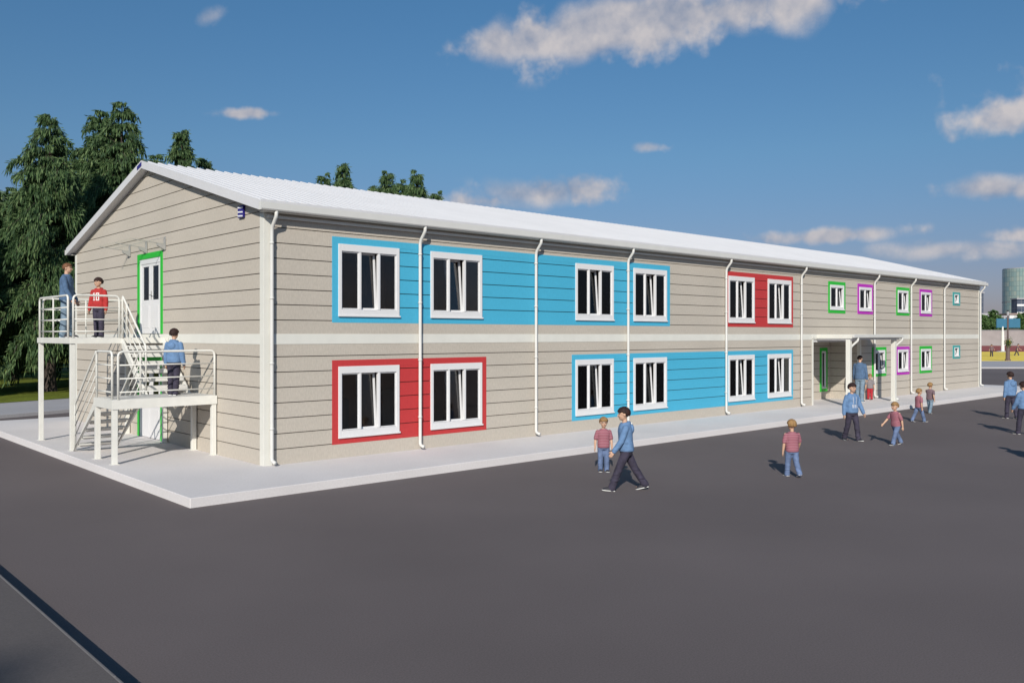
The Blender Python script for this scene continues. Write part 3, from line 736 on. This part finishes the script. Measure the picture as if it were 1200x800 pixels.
person((-.72,2.78,Z1+.006),fdir(.1,1),1.44,'boy',HB,'denim_dark','hair_black','boy in a blue hoodie seen from behind on the lower stair landing',armL=(3,9,8),armR=(0,9,10),legL=(2,3,0),legR=(-5,4,0))
person((5.26,-4.31,0),fdir(.05,-1),1.10,'kid','polo','denim_blue','hair_blond','small sandy haired boy in a pink striped polo standing beside the striding boy',style='polo',armL=(4,9,8),armR=(0,12,10),legL=(2,2,0),legR=(-2,3,0))
person((3.95,-6.0,0),fdir(-1,.02),1.53,'boy',HB,'denim_dark','hair_black','boy in a blue hoodie striding left across the asphalt past the red panel windows',armL=(20,6,16),armR=(-14,6,14),legL=(24,4,-6),legR=(-26,6,14),lean=3)
person((7.51,-7.22,0),fdir(-.1,1),1.12,'kid','polo','denim_blue','hair_blond','lone small boy in a pink striped polo walking away with his back turned',style='polo',armL=(-6,12,14),armR=(14,14,26),legL=(12,4,0),legR=(-14,24,24))
person((13.87,-5.35,0),fdir(.25,-1),1.52,'boy',HB,'denim_dark','hair_black','boy in a blue hoodie walking towards the viewer in front of the porch',drawstring=True,yaw=15,armL=(14,12,14),armR=(-4,12,10),legL=(16,5,-6),legR=(-10,12,10))
person((13.85,-6.51,0),fdir(-1,-.35),1.10,'kid','polo','denim_blue','hair_blond','small boy in a pink striped polo walking left just right of the porch boy',style='polo',armL=(-16,12,10),armR=(30,14,14),legL=(22,6,-4),legR=(-22,10,16),lean=4)
person((20.14,-4.52,0),fdir(1,.2),1.08,'kid','polo','denim_blue','hair_blond','small boy in a pink polo, left of the pair near the far windows',style='polo',armL=(10,9,10),armR=(-8,10,12),legL=(-22,6,14),legR=(22,6,-4))
person((23.48,-3.55,0),fdir(.8,.6),1.09,'kid','tee_plum','denim_pale','hair_blond','small boy in a plum tee, right of the pair near the far windows',style='tee',armL=(55,12,60),armR=(-30,14,40),legL=(12,5,0),legR=(-12,10,10))
person((23.52,-6.11,0),fdir(-.15,1),1.55,'boy',HB,'denim_dark','hair_black','boy in a blue hoodie walking away, the farther of two at the right',armL=(-4,8,10),armR=(8,8,12),legL=(8,4,0),legR=(-10,12,12))
person((18.72,-7.94,0),fdir(-.25,1),1.48,'boy',HB,'denim_dark','hair_black','boy in a blue hoodie cut off by the right edge, the nearer of two',armL=(14,8,14),armR=(-6,8,10),legL=(12,4,0),legR=(-14,14,14))
person((24.72,-.42,SL),fdir(.6,.8),1.80,'man','shirt_denim','denim_pale','hair_black','man in a denim shirt and pale jeans standing under the porch canopy',style='shirt',armL=(4,6,10),armR=(0,7,10),legL=(3,2,0),legR=(-4,3,0),yaw=-25)
person((25.95,-.25,SL),fdir(-.3,-1),1.04,'kid','tee_grey','trouser_red','hair_blond','toddler in a grey tee and red trousers beside the porch column',style='tee',armL=(4,9,8),armR=(4,10,10),legL=(2,2,0),legR=(-3,3,0))
q=spot(1246,18.2); person((q.x,q.y,0),fdir(-.2,1),1.5,'boy',HB,'denim_dark','hair_black','boy beyond the right edge whose longer shadow lies on the asphalt',legL=(10,4,0),legR=(-12,12,12))
q=spot(1262,17.3); person((q.x,q.y,0),fdir(-.2,1),1.25,'kid','polo','denim_blue','hair_blond','small boy beyond the right edge whose lower shadow lies on the asphalt',style='polo',legL=(10,4,0),legR=(-12,12,12))
for i,(px,dp,fc) in enumerate(((1162,103,(-.4,-1)),(1191.5,108,(.7,-.6)))):
    q=spot(px,dp); person((q.x,q.y,.135),fdir(*fc),1.5,'boy','tee_plum','denim_dark','hair_black',('far child standing on the yellow court next to the school corner','far child leaning forward on the yellow court right of the brown lamp post')[i],style='tee',armL=(20,20,30),armR=(-10,15,20),legL=(18,5,0),legR=(-14,12,12),lean=0 if i==0 else 18)

# ------------------------------------------------------------------ conifers behind the school
def foliage(name,c0,c1,trans=.25):
    m=bpy.data.materials.new(name); m.use_nodes=True; nt=m.node_tree; b=nt.nodes['Principled BSDF']
    ge=nt.nodes.new('ShaderNodeNewGeometry'); col=ramp(nt,ge.outputs['Random Per Island'],[(0,c0),(1,c1)])
    nt.links.new(col,b.inputs['Base Color']); b.inputs['Roughness'].default_value=.65; b.inputs['Specular IOR Level'].default_value=.25
    tr=nt.nodes.new('ShaderNodeBsdfTranslucent'); nt.links.new(col,tr.inputs[0]); mx=nt.nodes.new('ShaderNodeMixShader'); mx.inputs[0].default_value=trans
    nt.links.new(b.outputs[0],mx.inputs[1]); nt.links.new(tr.outputs[0],mx.inputs[2]); nt.links.new(mx.outputs[0],nt.nodes['Material Output'].inputs[0]); return m
M['needle']=foliage('needle_green',(.022,.056,.021),(.068,.120,.042)); M['needle_tip']=foliage('needle_tip_green',(.085,.148,.054),(.15,.215,.085))
M['leaf']=foliage('leaf_green',(.05,.11,.03),(.12,.19,.06))
def conifer_mesh(seed,Ht=14.0,Rm=3.1,cols=1.0):
    rng=random.Random(seed); V_=[]; F_=[]; mi=[]; br=MB()
    def blade(p,d,w,side,m):
        o=len(V_); e=p+d; md=p+d*.45; s=side*w
        V_.extend((tuple(p),tuple(md+s),tuple(e),tuple(md-s))); F_.append((o,o+1,o+2,o+3)); mi.append(m)
    z=2.5; k=0; ph=rng.uniform(0,6)
    while z<Ht-.1:
        t=(z-2.5)/(Ht-2.5); prof=min(1,.8+t*2)*(1-t**1.3)**.85; nb=9 if t<.75 else 6
        for j in range(nb):
            a=2*math.pi*(j/nb)+k*1.13+rng.uniform(-.3,.3); lobe=1+.22*math.sin(2*a+ph+z*.5)+.12*math.sin(3*a-z*1.3)
            L=Rm*prof*lobe*rng.uniform(.6,1.1)+.18; out=Vector((math.cos(a),math.sin(a),0)); lat=Vector((-out.y,out.x,0))
            rise=rng.uniform(.35,.6)+.5*t; dr=rng.uniform(.75,1.1); zz=z+rng.uniform(-.3,.3); shade=rng.random()
            def bp(s): return out*L*(s-.12*s**3)+lat*L*.1*math.sin(s*3+j)+Vector((0,0,zz+L*(rise*s-dr*s**2.3)))
            if L>.8: br.tube([bp(0),bp(.35),bp(.7),bp(.95)],.03,4,rr=[.035,.025,.015,.008])
            n=max(5,int(L/.10))
            for i in range(n):
                s=.10+.9*(i+rng.random())/n; p=bp(s); fan=(.16+.30*math.sin(min(1,s)*2.6))*(.4+.6*min(1,L/2.2))
                for q in range(9):
                    sg=rng.uniform(-1,1); b0=p+lat*sg*fan+out*abs(sg)*fan*.35+Vector((0,0,-.22*sg*sg*fan-rng.random()*.05))
                    ln=rng.uniform(.16,.56)*(.7+.5*s)*(.55+.45*min(1,L/2)); nn=2 if ln>.34 else 1; dd=Vector((rng.uniform(-.25,.25)+out.x*.3,rng.uniform(-.25,.25)+out.y*.3,-1)).normalized()
                    for m in range(nn):
                        th=rng.uniform(0,math.pi); d2=(dd+Vector((rng.uniform(-.14,.14),rng.uniform(-.14,.14),0)))*ln/nn*1.3
                        blade(b0+dd*ln*m/nn,d2,rng.uniform(.02,.045),Vector((math.cos(th),math.sin(th),0)),1 if rng.random()<(.15+.5*shade)*(.3+.7*s) else 0)
                    if q<2:      # short needles lying along the top of the bough
                        th=rng.uniform(0,math.pi); blade(b0,(out*rng.uniform(.4,1)+lat*sg*.6+Vector((0,0,rng.uniform(-.3,.05)))).normalized()*rng.uniform(.14,.3),rng.uniform(.02,.035),Vector((math.cos(th)*.4,math.sin(th)*.4,.8)),1 if rng.random()<.55 else 0)
        z+=.66-.36*t; k+=1
    me=bpy.data.meshes.new('crown'); me.from_pydata(V_,[],F_); me.materials.append(M['needle']); me.materials.append(M['needle_tip']); me.polygons.foreach_set('material_index',mi); me.update()
    t=MB(); t.tube([(0,0,-.1),(0,0,.25),(.02,0,1.2),(.0,.03,5),(0,0,10),(0,0,Ht-.2)],.3,12,rr=[.42,.33,.27,.2,.11,.02])
    for f in br.f: pass
    t.add(br.v,br.f)
    return me,t.mesh('trunk')
def conifer_proto(seed,Rm):
    c,t=conifer_mesh(seed,14,Rm); t.materials.append(M['bark']); root=empty('conifer_tree')
    for nm,me in (('trunk',t),('crown',c)):
        o=bpy.data.objects.new(nm,me); COL.objects.link(o); o.parent=root
    return root
protos=[conifer_proto(1,4.0),conifer_proto(2,3.2),conifer_proto(3,3.6),conifer_proto(4,2.55)]
used=[0,0,0,0]
def place_tree(px,topy,dep,v,label,rot):
    H=2.775+(392-topy)*dep/FPX
    if used[v]==0: o=protos[v]
    else: o=copy_tree(protos[v])
    used[v]+=1; q=spot(px,dep,.12); o.location=q; o.scale=(H/14,)*3; o.rotation_euler=(0,0,rot); tag(o,label,'tree','conifers behind the school'); return o
TR=[(58,137,40,0,'broad dark conifer with its trunk behind the upper landing posts'),
    (143,123,45,1,'tallest conifer, just left of the gable ridge'),(118,133,47,2,'conifer with the slightly lower tip left of the tallest one'),
    (213,154,53,3,'narrow conifer tip rising right of the gable ridge'),(-22,186,41,2,'conifer at the left edge of the photo'),
    (240,188,56,0,'conifer whose branch tip shows just over the roof right of the ridge'),(183,184,54,2,'conifer filling the gap right of the gable ridge'),
    (380,205,56,3,'leftmost and lowest of the small conifer tips over the roof'),(402,193,56,3,'tallest conifer tip over the middle of the roof'),
    (454,202,57,3,'conifer tip over the roof, left one of the right pair'),(488,202,57,3,'conifer tip over the roof, right one of the right pair'),
    (471,213,59,3,'tiny conifer tip between the right pair over the roof'),(512,226,57,3,'conifer barely showing at the right end of the roof row'),
    (437,219,59,3,'low conifer tip in the gap of the roof row'),
    (-150,175,33,2,'near conifer beyond the left edge whose shadow crosses the lawn'),(-75,190,36,1,'conifer beyond the left edge beside the nearest one'),
    (14,222,50,1,'conifer standing behind and left of the broad dark one'),(92,182,52,2,'conifer behind, between the broad dark one and the tallest'),(-60,200,50,0,'conifer beyond the left edge of the photo'),(40,232,62,0,'rearmost conifer behind the broad dark one'),(-10,240,66,1,'rear conifer far at the left edge'),(95,240,64,1,'rear conifer low behind the gable corner')]
for i,(px,ty,dp,v,lb) in enumerate(TR): place_tree(px,ty,dp,v,lb,i*1.3)
o=copy_tree(protos[1]); q=CAM+wdir(-4.35,6.75); o.location=(q.x-.754*27/.51,q.y-.652*27/.51,0.15); o.scale=(27.2/14,)*3; tag(o,'added unseen conifer behind the viewer whose tip shadow darkens the near pavement corner','tree','conifers behind the school')  # unseen tree, added and scaled up to throw a soft shadow into the corner

# ------------------------------------------------------------------ right background
def ground_quad(name,u0,u1,d0,d1,z,m,thick=None):
    mb=MB(); P_=[spot(u0,d0,z),spot(u1,d0,z),spot(u1,d1,z),spot(u0,d1,z)]
    if thick: mb.prism([p-Vector((0,0,thick)) for p in P_],(0,0,thick))
    else: mb.add(P_,[(0,1,2,3)])
    return tag(mb.build(name,m),kind='structure')
ground_quad('far_pavement',1080,1600,70,86,.13,M['walk'],.2)
ground_quad('yellow_court',1090,1560,86.01,133,.134,M['court'],.2)
ground_quad('red_track',1080,1560,133.01,205,.13,M['track'],.2)
ground_quad('verge',1210,1600,72,79,.145,M['lawn'])
# grey wall
mb=MB(); p0=spot(1075,206); p1=spot(1420,206); mb.prism([p0,p1,p1+wdir(0,.5),p0+wdir(0,.5)],(0,0,3.7))
w=mb.build('boundary_wall',None); w.data.materials.append(M['far_wall']); tag(w,'long plain grey wall at the far end of the court','wall')
for i in range(1): 
    mb=MB(); a=p0-wdir(0,.1); b_=p1-wdir(0,.1); mb.prism([a+Vector((0,0,3.7)),b_+Vector((0,0,3.7)),b_+wdir(0,.7)+Vector((0,0,3.7)),a+wdir(0,.7)+Vector((0,0,3.7))],(0,0,.15)); mb.build('coping',M['walk'],w)
# round leafy trees behind that wall
def leafy(seed):
    rng=random.Random(seed); V_=[];F_=[]
    blobs=[(Vector((rng.uniform(-1.5,1.5),rng.uniform(-1.5,1.5),rng.uniform(2.2,6.2))),rng.uniform(.9,1.6)) for _ in range(16)]+[(Vector((0,0,6.6)),.9),(Vector((0,0,4)),1.8)]
    for c,r in blobs:
        for _ in range(170):
            d=Vector((rng.gauss(0,1),rng.gauss(0,1),rng.gauss(0,1))).normalized(); p=c+d*r*rng.uniform(.6,1.05); s=rng.uniform(.14,.3)
            a=Vector((rng.gauss(0,1),rng.gauss(0,1),rng.gauss(0,1))).normalized(); b=a.cross(d).normalized(); o=len(V_)
            V_.extend((tuple(p+a*s),tuple(p+b*s*.7),tuple(p-a*s),tuple(p-b*s*.7))); F_.append((o,o+1,o+2,o+3))
    me=bpy.data.meshes.new('crown'); me.from_pydata(V_,[],F_); me.materials.append(M['leaf']); root=empty('leafy_tree')
    o=bpy.data.objects.new('crown',me); COL.objects.link(o); o.parent=root
    t=MB(); t.tube([(0,0,-.1),(0,0,1),(.1,0,3),(0,.1,5)],.2,8,rr=[.25,.2,.15,.06]); 
    for q in range(5):
        a=q*1.3; t.tube([(0,0,2+q*.5),(math.cos(a)*.9,math.sin(a)*.9,3.3+q*.5)],.06,6,rr=[.09,.03])
    t.build('trunk',M['bark'],root); return root
lp=[leafy(11),leafy(12)]; lu=[0,0]
for i,(px,ty,dp,lb) in enumerate(((1151,368,222,'leafy tree peeking out from behind the far school corner'),(1164,362,225,'roundest leafy tree between the school corner and the blue panels'),(1157,374,216,'low leafy tree in front of the white hall'),(1172.5,371,228,'leafy tree just above the left blue panel'),(1178,374,235,'small leafy tree above the gap between the blue panels'),(1197,367,222,'leafy tree at the right edge above the blue panel'),(1206,362,226,'leafy tree just beyond the right edge'),(1190,378,218,'low leafy tree hidden behind the right blue panel'))):
    v=i%2; o=lp[v] if lu[v]==0 else copy_tree(lp[v]); lu[v]+=1; H=2.775+(392-ty)*dp/FPX; o.location=spot(px,dp); o.scale=(H/7.6*1.15,H/7.6*1.15,H/7.6); o.rotation_euler=(0,0,i*2.1); tag(o,lb,'tree','leafy trees behind the far wall')
# blue twin panels on a white post
q=spot(1175,132,.13); e=empty('panel_sign',q); e.rotation_euler=(0,0,cam.rotation_euler[2]); tag(e,'twin blue panels on a white post on the yellow court','sign')
mb=MB(); mb.tube([(0,0,0),(0,0,3.2)],.22,12,rr=[.26,.2]); mb.tube([(0,0,3.2),(0,0,3.9)],.12,10); mb.build('post',M['white_far'],e,smooth=False)
mb=MB(); mb.tube([(0,0,0),(0,0,.12)],.9,16,rr=[1.0,.7]); mb.build('base',M['walk'],e)
for a,b in ((-.92,.62),(.94,2.68)):
    mb=MB(); mb.box(a,b,-.06,.06,3.7,5.08); mb.box(a-.04,b+.04,.06,.1,3.66,5.12); mb.build('panel',M['sign_blue'],e,bevel=.02)
mb=MB(); mb.box(-.9,2.66,.1,.18,3.85,3.95); mb.box(-.9,2.66,.1,.18,4.8,4.9); mb.box(1.0,2.6,-.05,.3,3.35,3.6); mb.build('crossbar',M['dark_metal'],e)
# brown lamp post with flowers
q=spot(1181,87,.13); e=empty('street_lamp',q); tag(e,'brown lamp post with a broad base in front of the yellow court','street lamp')
mb=MB(); mb.tube([(0,0,0),(0,0,.15),(0,0,.16),(0,0,1.7),(0,0,1.95)],.2,10,rr=[.28,.28,.21,.19,.1]); mb.tube([(0,0,1.95),(0,0,4.55)],.1,10,rr=[.1,.07]); mb.build('post',M['pole_brown'],e)
mb=MB(); mb.tube([(0,0,4.55),(0,0,4.62),(0,0,4.9),(0,0,5.02)],.2,8,rr=[.07,.1,.13,.05]); mb.build('lantern',M['walk'],e)
mb=MB(); mb.tube([(0,0,5.02),(0,0,5.12)],.2,8,rr=[.17,.03]); mb.build('lantern_cap',M['dark_metal'],e)
fb=MB(); rng=random.Random(5)
for i in range(260):
    p=Vector((rng.gauss(-.12,.16),rng.gauss(-.1,.16),1.85+rng.gauss(0,.2))); a=Vector((rng.gauss(0,1),rng.gauss(0,1),rng.gauss(0,1))).normalized()*.07; b_=a.orthogonal().normalized()*.05
    fb.add([p+a,p+b_,p-a,p-b_],[(0,1,2,3)],M['flower'] if i%6==0 else M['leaf'])
fb.build('flower_basket',None,e,fix=False)
# towers and low buildings
def curved_tower(px,dep,rad,h,label,m,seg=48):
    q=spot(px,dep); mb=MB(); me=bpy.data.meshes.new('glass_wall'); vs=[];fs=[];uv=[]
    rx,ry=rad
    for i in range(seg):
        a=2*math.pi*i/seg; 
        for z in (0,h): vs.append((rx*math.cos(a),ry*math.sin(a),z))
    for i in range(seg): fs.append((2*i,2*((i+1)%seg),2*((i+1)%seg)+1,2*i+1))
    me.from_pydata(vs,[],fs); ul=me.uv_layers.new(name='UVMap'); c=2*math.pi*rx
    for p in me.polygons:
        i=p.index; cs=[(c*i/seg,0),(c*(i+1)/seg,0),(c*(i+1)/seg,h),(c*i/seg,h)]
        for li,w_ in zip(p.loop_indices,cs): ul.data[li].uv=w_
    me.materials.append(m); root=empty('glass_tower',q); root.rotation_euler=(0,0,cam.rotation_euler[2])
    o=bpy.data.objects.new('glass_wall',me); COL.objects.link(o); o.parent=root
    mb.loft([(0,0,h-.5,rx-.3,ry-.3),(0,0,h+.5,rx-.3,ry-.3)],seg,e=2); mb.build('roof',M['walk'],root)
    mb=MB()
    for k in range(1,int(h/13)): mb.loft([(0,0,13*k,rx+.15,ry+.15),(0,0,13*k+.5,rx+.15,ry+.15)],seg,e=2)
    mb.build('ledge',M['far_wall'],root); tag(root,label,'tower'); return root
curved_tower(1212,620,(21,18),50,'round green glass tower at the right edge',M['tower'])
def block(px0,px1,dep,h,label,m,name='far_building',depth=14,roof=None,cat='building',bands=None):
    q=spot((px0+px1)/2,dep); w_=(px1-px0)/FPX*dep; e=empty(name,q); e.rotation_euler=(0,0,cam.rotation_euler[2]); tag(e,label,cat)
    me=bpy.data.meshes.new('wall'); mb=MB(); mb.box(-w_/2,w_/2,0,depth,0,h); me=mb.mesh('wall'); ul=me.uv_layers.new(name='UVMap')
    for p in me.polygons:
        for li in p.loop_indices:
            v=me.vertices[me.loops[li].vertex_index].co; ul.data[li].uv=(v.x+v.y,v.z)
    me.materials.append(m); o=bpy.data.objects.new('wall',me); COL.objects.link(o); o.parent=e
    mb=MB(); mb.box(-w_/2-.4,w_/2+.4,-.4,depth+.4,h+.002,h+.6); mb.build('roof',roof or M['walk'],e)
    if bands:
        mb=MB()
        for z in bands: mb.box(-w_/2-.1,w_/2+.1,-.15,-.01,z,z+1.1)
        mb.build('window_band',M['darktower'] if m is not M['darktower'] else M['white_far'],e)
    return e
block(1128,1152.6,520,28,'dark slim tower half hidden behind the far school corner',M['darktower'],'dark_tower',16,cat='tower')
block(1192,1230,430,20.5,'dark blue banded office block in front of the glass tower',M['darktower'],'office_block',5,bands=(9,13,17))
block(1140,1167,300,9.6,'white hall behind the leafy trees next to the school corner',M['white_far'],'white_hall',20,bands=(4,))
block(1169,1178.5,290,8.6,'small white building behind the left blue panel',M['white_far'],'white_house',12,bands=(3.5,))
block(1183,1199,330,10.4,'low brown roofed building above the right blue panel',M['white_far'],'brown_roof_house',14,roof=M['roof_brown'],bands=(7.2,))

# ------------------------------------------------------------------ light and sky
SUN_EL=27.0; ax,ay=-.754,-.652       # direction towards the sun
sd=bpy.data.lights.new('sun','SUN'); sd.energy=4.3; sd.angle=R_(.5); sd.color=(1,.94,.85); so=bpy.data.objects.new('sun',sd); COL.objects.link(so)
c=math.cos(R_(SUN_EL)); to=Vector((ax*c,ay*c,math.sin(R_(SUN_EL)))).normalized(); so.rotation_euler=to.to_track_quat('Z','Y').to_euler(); so.location=(-20,-20,30)
w=bpy.data.worlds.new('World'); scn.world=w; w.use_nodes=True; nt=w.node_tree; bg=nt.nodes['Background']; bg.inputs[1].default_value=.09
sky=nt.nodes.new('ShaderNodeTexSky'); sky.sky_type='NISHITA'; sky.sun_disc=False; sky.sun_elevation=R_(SUN_EL); sky.sun_rotation=math.atan2(ax,ay)
sky.air_density=1.0; sky.dust_density=.6; sky.ozone_density=2.0
L=nt.links.new
def N(t,**k):
    n=nt.nodes.new(t)
    for a,b in k.items(): setattr(n,a,b)
    return n
def mth(op,a,b=None,c=None,clamp=False):
    n=N('ShaderNodeMath',operation=op); n.use_clamp=clamp
    for i,x in enumerate((a,b,c)):
        if x is None: continue
        if isinstance(x,(int,float)): n.inputs[i].default_value=x
        else: L(x,n.inputs[i])
    return n.outputs[0]
def vdot(a,v):
    n=N('ShaderNodeVectorMath',operation='DOT_PRODUCT'); L(a,n.inputs[0]); n.inputs[1].default_value=v; return n.outputs['Value']
tc=N('ShaderNodeTexCoord'); D=tc.outputs['Generated']
def pxdir(x,y): return (wdir((x-600)/FPX,1)+Vector((0,0,(392-y)/FPX))).normalized()
def noi(vec,scale,detail,rough=.58):
    n=N('ShaderNodeTexNoise'); n.inputs['Scale'].default_value=scale; n.inputs['Detail'].default_value=detail; n.inputs['Roughness'].default_value=rough; L(vec,n.inputs['Vector']); return n.outputs['Fac']
def vadd(v,o):
    n=N('ShaderNodeVectorMath',operation='ADD'); L(v,n.inputs[0]); n.inputs[1].default_value=o; return n.outputs[0]
def puff(vec):
    a=noi(vec,15,4,.5); return mth('ADD',.28,mth('MULTIPLY',mth('ABSOLUTE',mth('SUBTRACT',a,.5)),1.6))
n1=puff(D); n2=puff(vadd(D,tuple((to*.3+Vector((0,0,1.0))).normalized()*.010))); n3=noi(D,10,6,.55); n4=noi(D,60,3,.6); n5=noi(vadd(D,tuple((to*.3+Vector((0,0,1.0))).normalized()*.022)),10,6,.55)
CLOFF=.45
CL=[(640,48,95,26,-.10,1.0),(745,30,140,34,-.16,1.15),(870,12,105,26,-.12,1.05),(585,52,55,22,-.05,.95),(645,226,85,20,-.05,.95),(288,133,34,6,0,.85),(252,17,24,10,-.4,.55),(770,173,26,7,0,.7),
    (1190,135,55,20,-.2,1.0),(1170,220,50,14,-.05,.9),(1140,292,85,12,0,.82),(960,277,95,9,-.06,.85),(1195,276,40,9,0,.85),(-10,235,28,16,0,.8),(590,238,100,14,0,.7),(1450,100,170,40,0,1)]
tot=None
for x,y,rx,ry,sl,am in CL:
    d=pxdir(x,y); r=wdir(1,0).cross(Vector((0,0,1))); r=Vector((wdir(1,0).x,wdir(1,0).y,0)); r=(r-d*r.dot(d)).normalized(); u=r.cross(d); u=u if u.z>0 else -u
    ca,sa=math.cos(sl),math.sin(sl); r2=r*ca-u*sa; u2=r*sa+u*ca
    a=mth('MULTIPLY',vdot(D,tuple(r2)),FPX/rx); b=mth('MULTIPLY',vdot(D,tuple(u2)),FPX/ry)
    q=mth('ADD',mth('MULTIPLY',a,a),mth('MULTIPLY',b,b)); f=mth('GREATER_THAN',vdot(D,tuple(d)),0)
    mk=mth('MULTIPLY',mth('MULTIPLY',mth('EXPONENT',mth('MULTIPLY',q,-.75)),f),am)
    tot=mk if tot is None else mth('MAXIMUM',tot,mk)
nn=mth('ADD',mth('ADD',mth('MULTIPLY',n1,.42),mth('MULTIPLY',n3,.42)),mth('MULTIPLY',n4,.16))
den=mth('ADD',tot,mth('MULTIPLY',mth('SUBTRACT',nn,CLOFF),2.3))
def sstep(x,a,b):
    n=N('ShaderNodeMapRange',interpolation_type='SMOOTHSTEP'); L(x,n.inputs[0]); n.inputs[1].default_value=a; n.inputs[2].default_value=b; return n.outputs[0]
alpha=mth('MULTIPLY',sstep(den,.30,.92),mth('MULTIPLY',sstep(tot,.10,.30),.93))
lit=mth('ADD',.66,mth('ADD',mth('MULTIPLY',mth('SUBTRACT',n1,n2),1.6),mth('MULTIPLY',mth('SUBTRACT',n3,n5),3.6)),clamp=True)
core=sstep(den,.55,1.3); lit2=mth('SUBTRACT',lit,mth('MULTIPLY',core,.12),clamp=True)
cc=N('ShaderNodeMix',data_type='RGBA'); L(lit2,cc.inputs[0]); cc.inputs[6].default_value=(2.9,3.3,4.3,1); cc.inputs[7].default_value=(6.4,5.95,5.9,1)
# sky colour correction: deeper blue, greyer towards the horizon
sep=N('ShaderNodeSeparateXYZ'); L(D,sep.inputs[0]); zz=sep.outputs['Z']
tint=N('ShaderNodeValToRGB'); el=tint.color_ramp.elements; el[0].position=0; el[0].color=(.44,.40,.60,1); el[1].position=.5; el[1].color=(.42,.80,.98,1)
for p,cx in ((.07,(.43,.44,.62,1)),(.2,(.46,.64,.76,1))):
    k=el.new(p); k.color=cx
L(zz,tint.inputs[0])
mt=N('ShaderNodeMix',data_type='RGBA',blend_type='MULTIPLY'); mt.inputs[0].default_value=1; L(sky.outputs[0],mt.inputs[6]); L(tint.outputs[0],mt.inputs[7])
mx=N('ShaderNodeMix',data_type='RGBA'); L(alpha,mx.inputs[0]); L(mt.outputs[2],mx.inputs[6]); L(cc.outputs[2],mx.inputs[7])
L(mx.outputs[2],bg.inputs[0])
# ------------------------------------------------------------------ render settings
scn.render.engine='CYCLES'
scn.cycles.max_bounces=8; scn.cycles.transparent_max_bounces=12
vs=scn.view_settings; vs.view_transform='Standard'; vs.look='None'; vs.exposure=.12; vs.gamma=1; vs.use_curve_mapping=False
scn.render.resolution_x=1024; scn.render.resolution_y=682
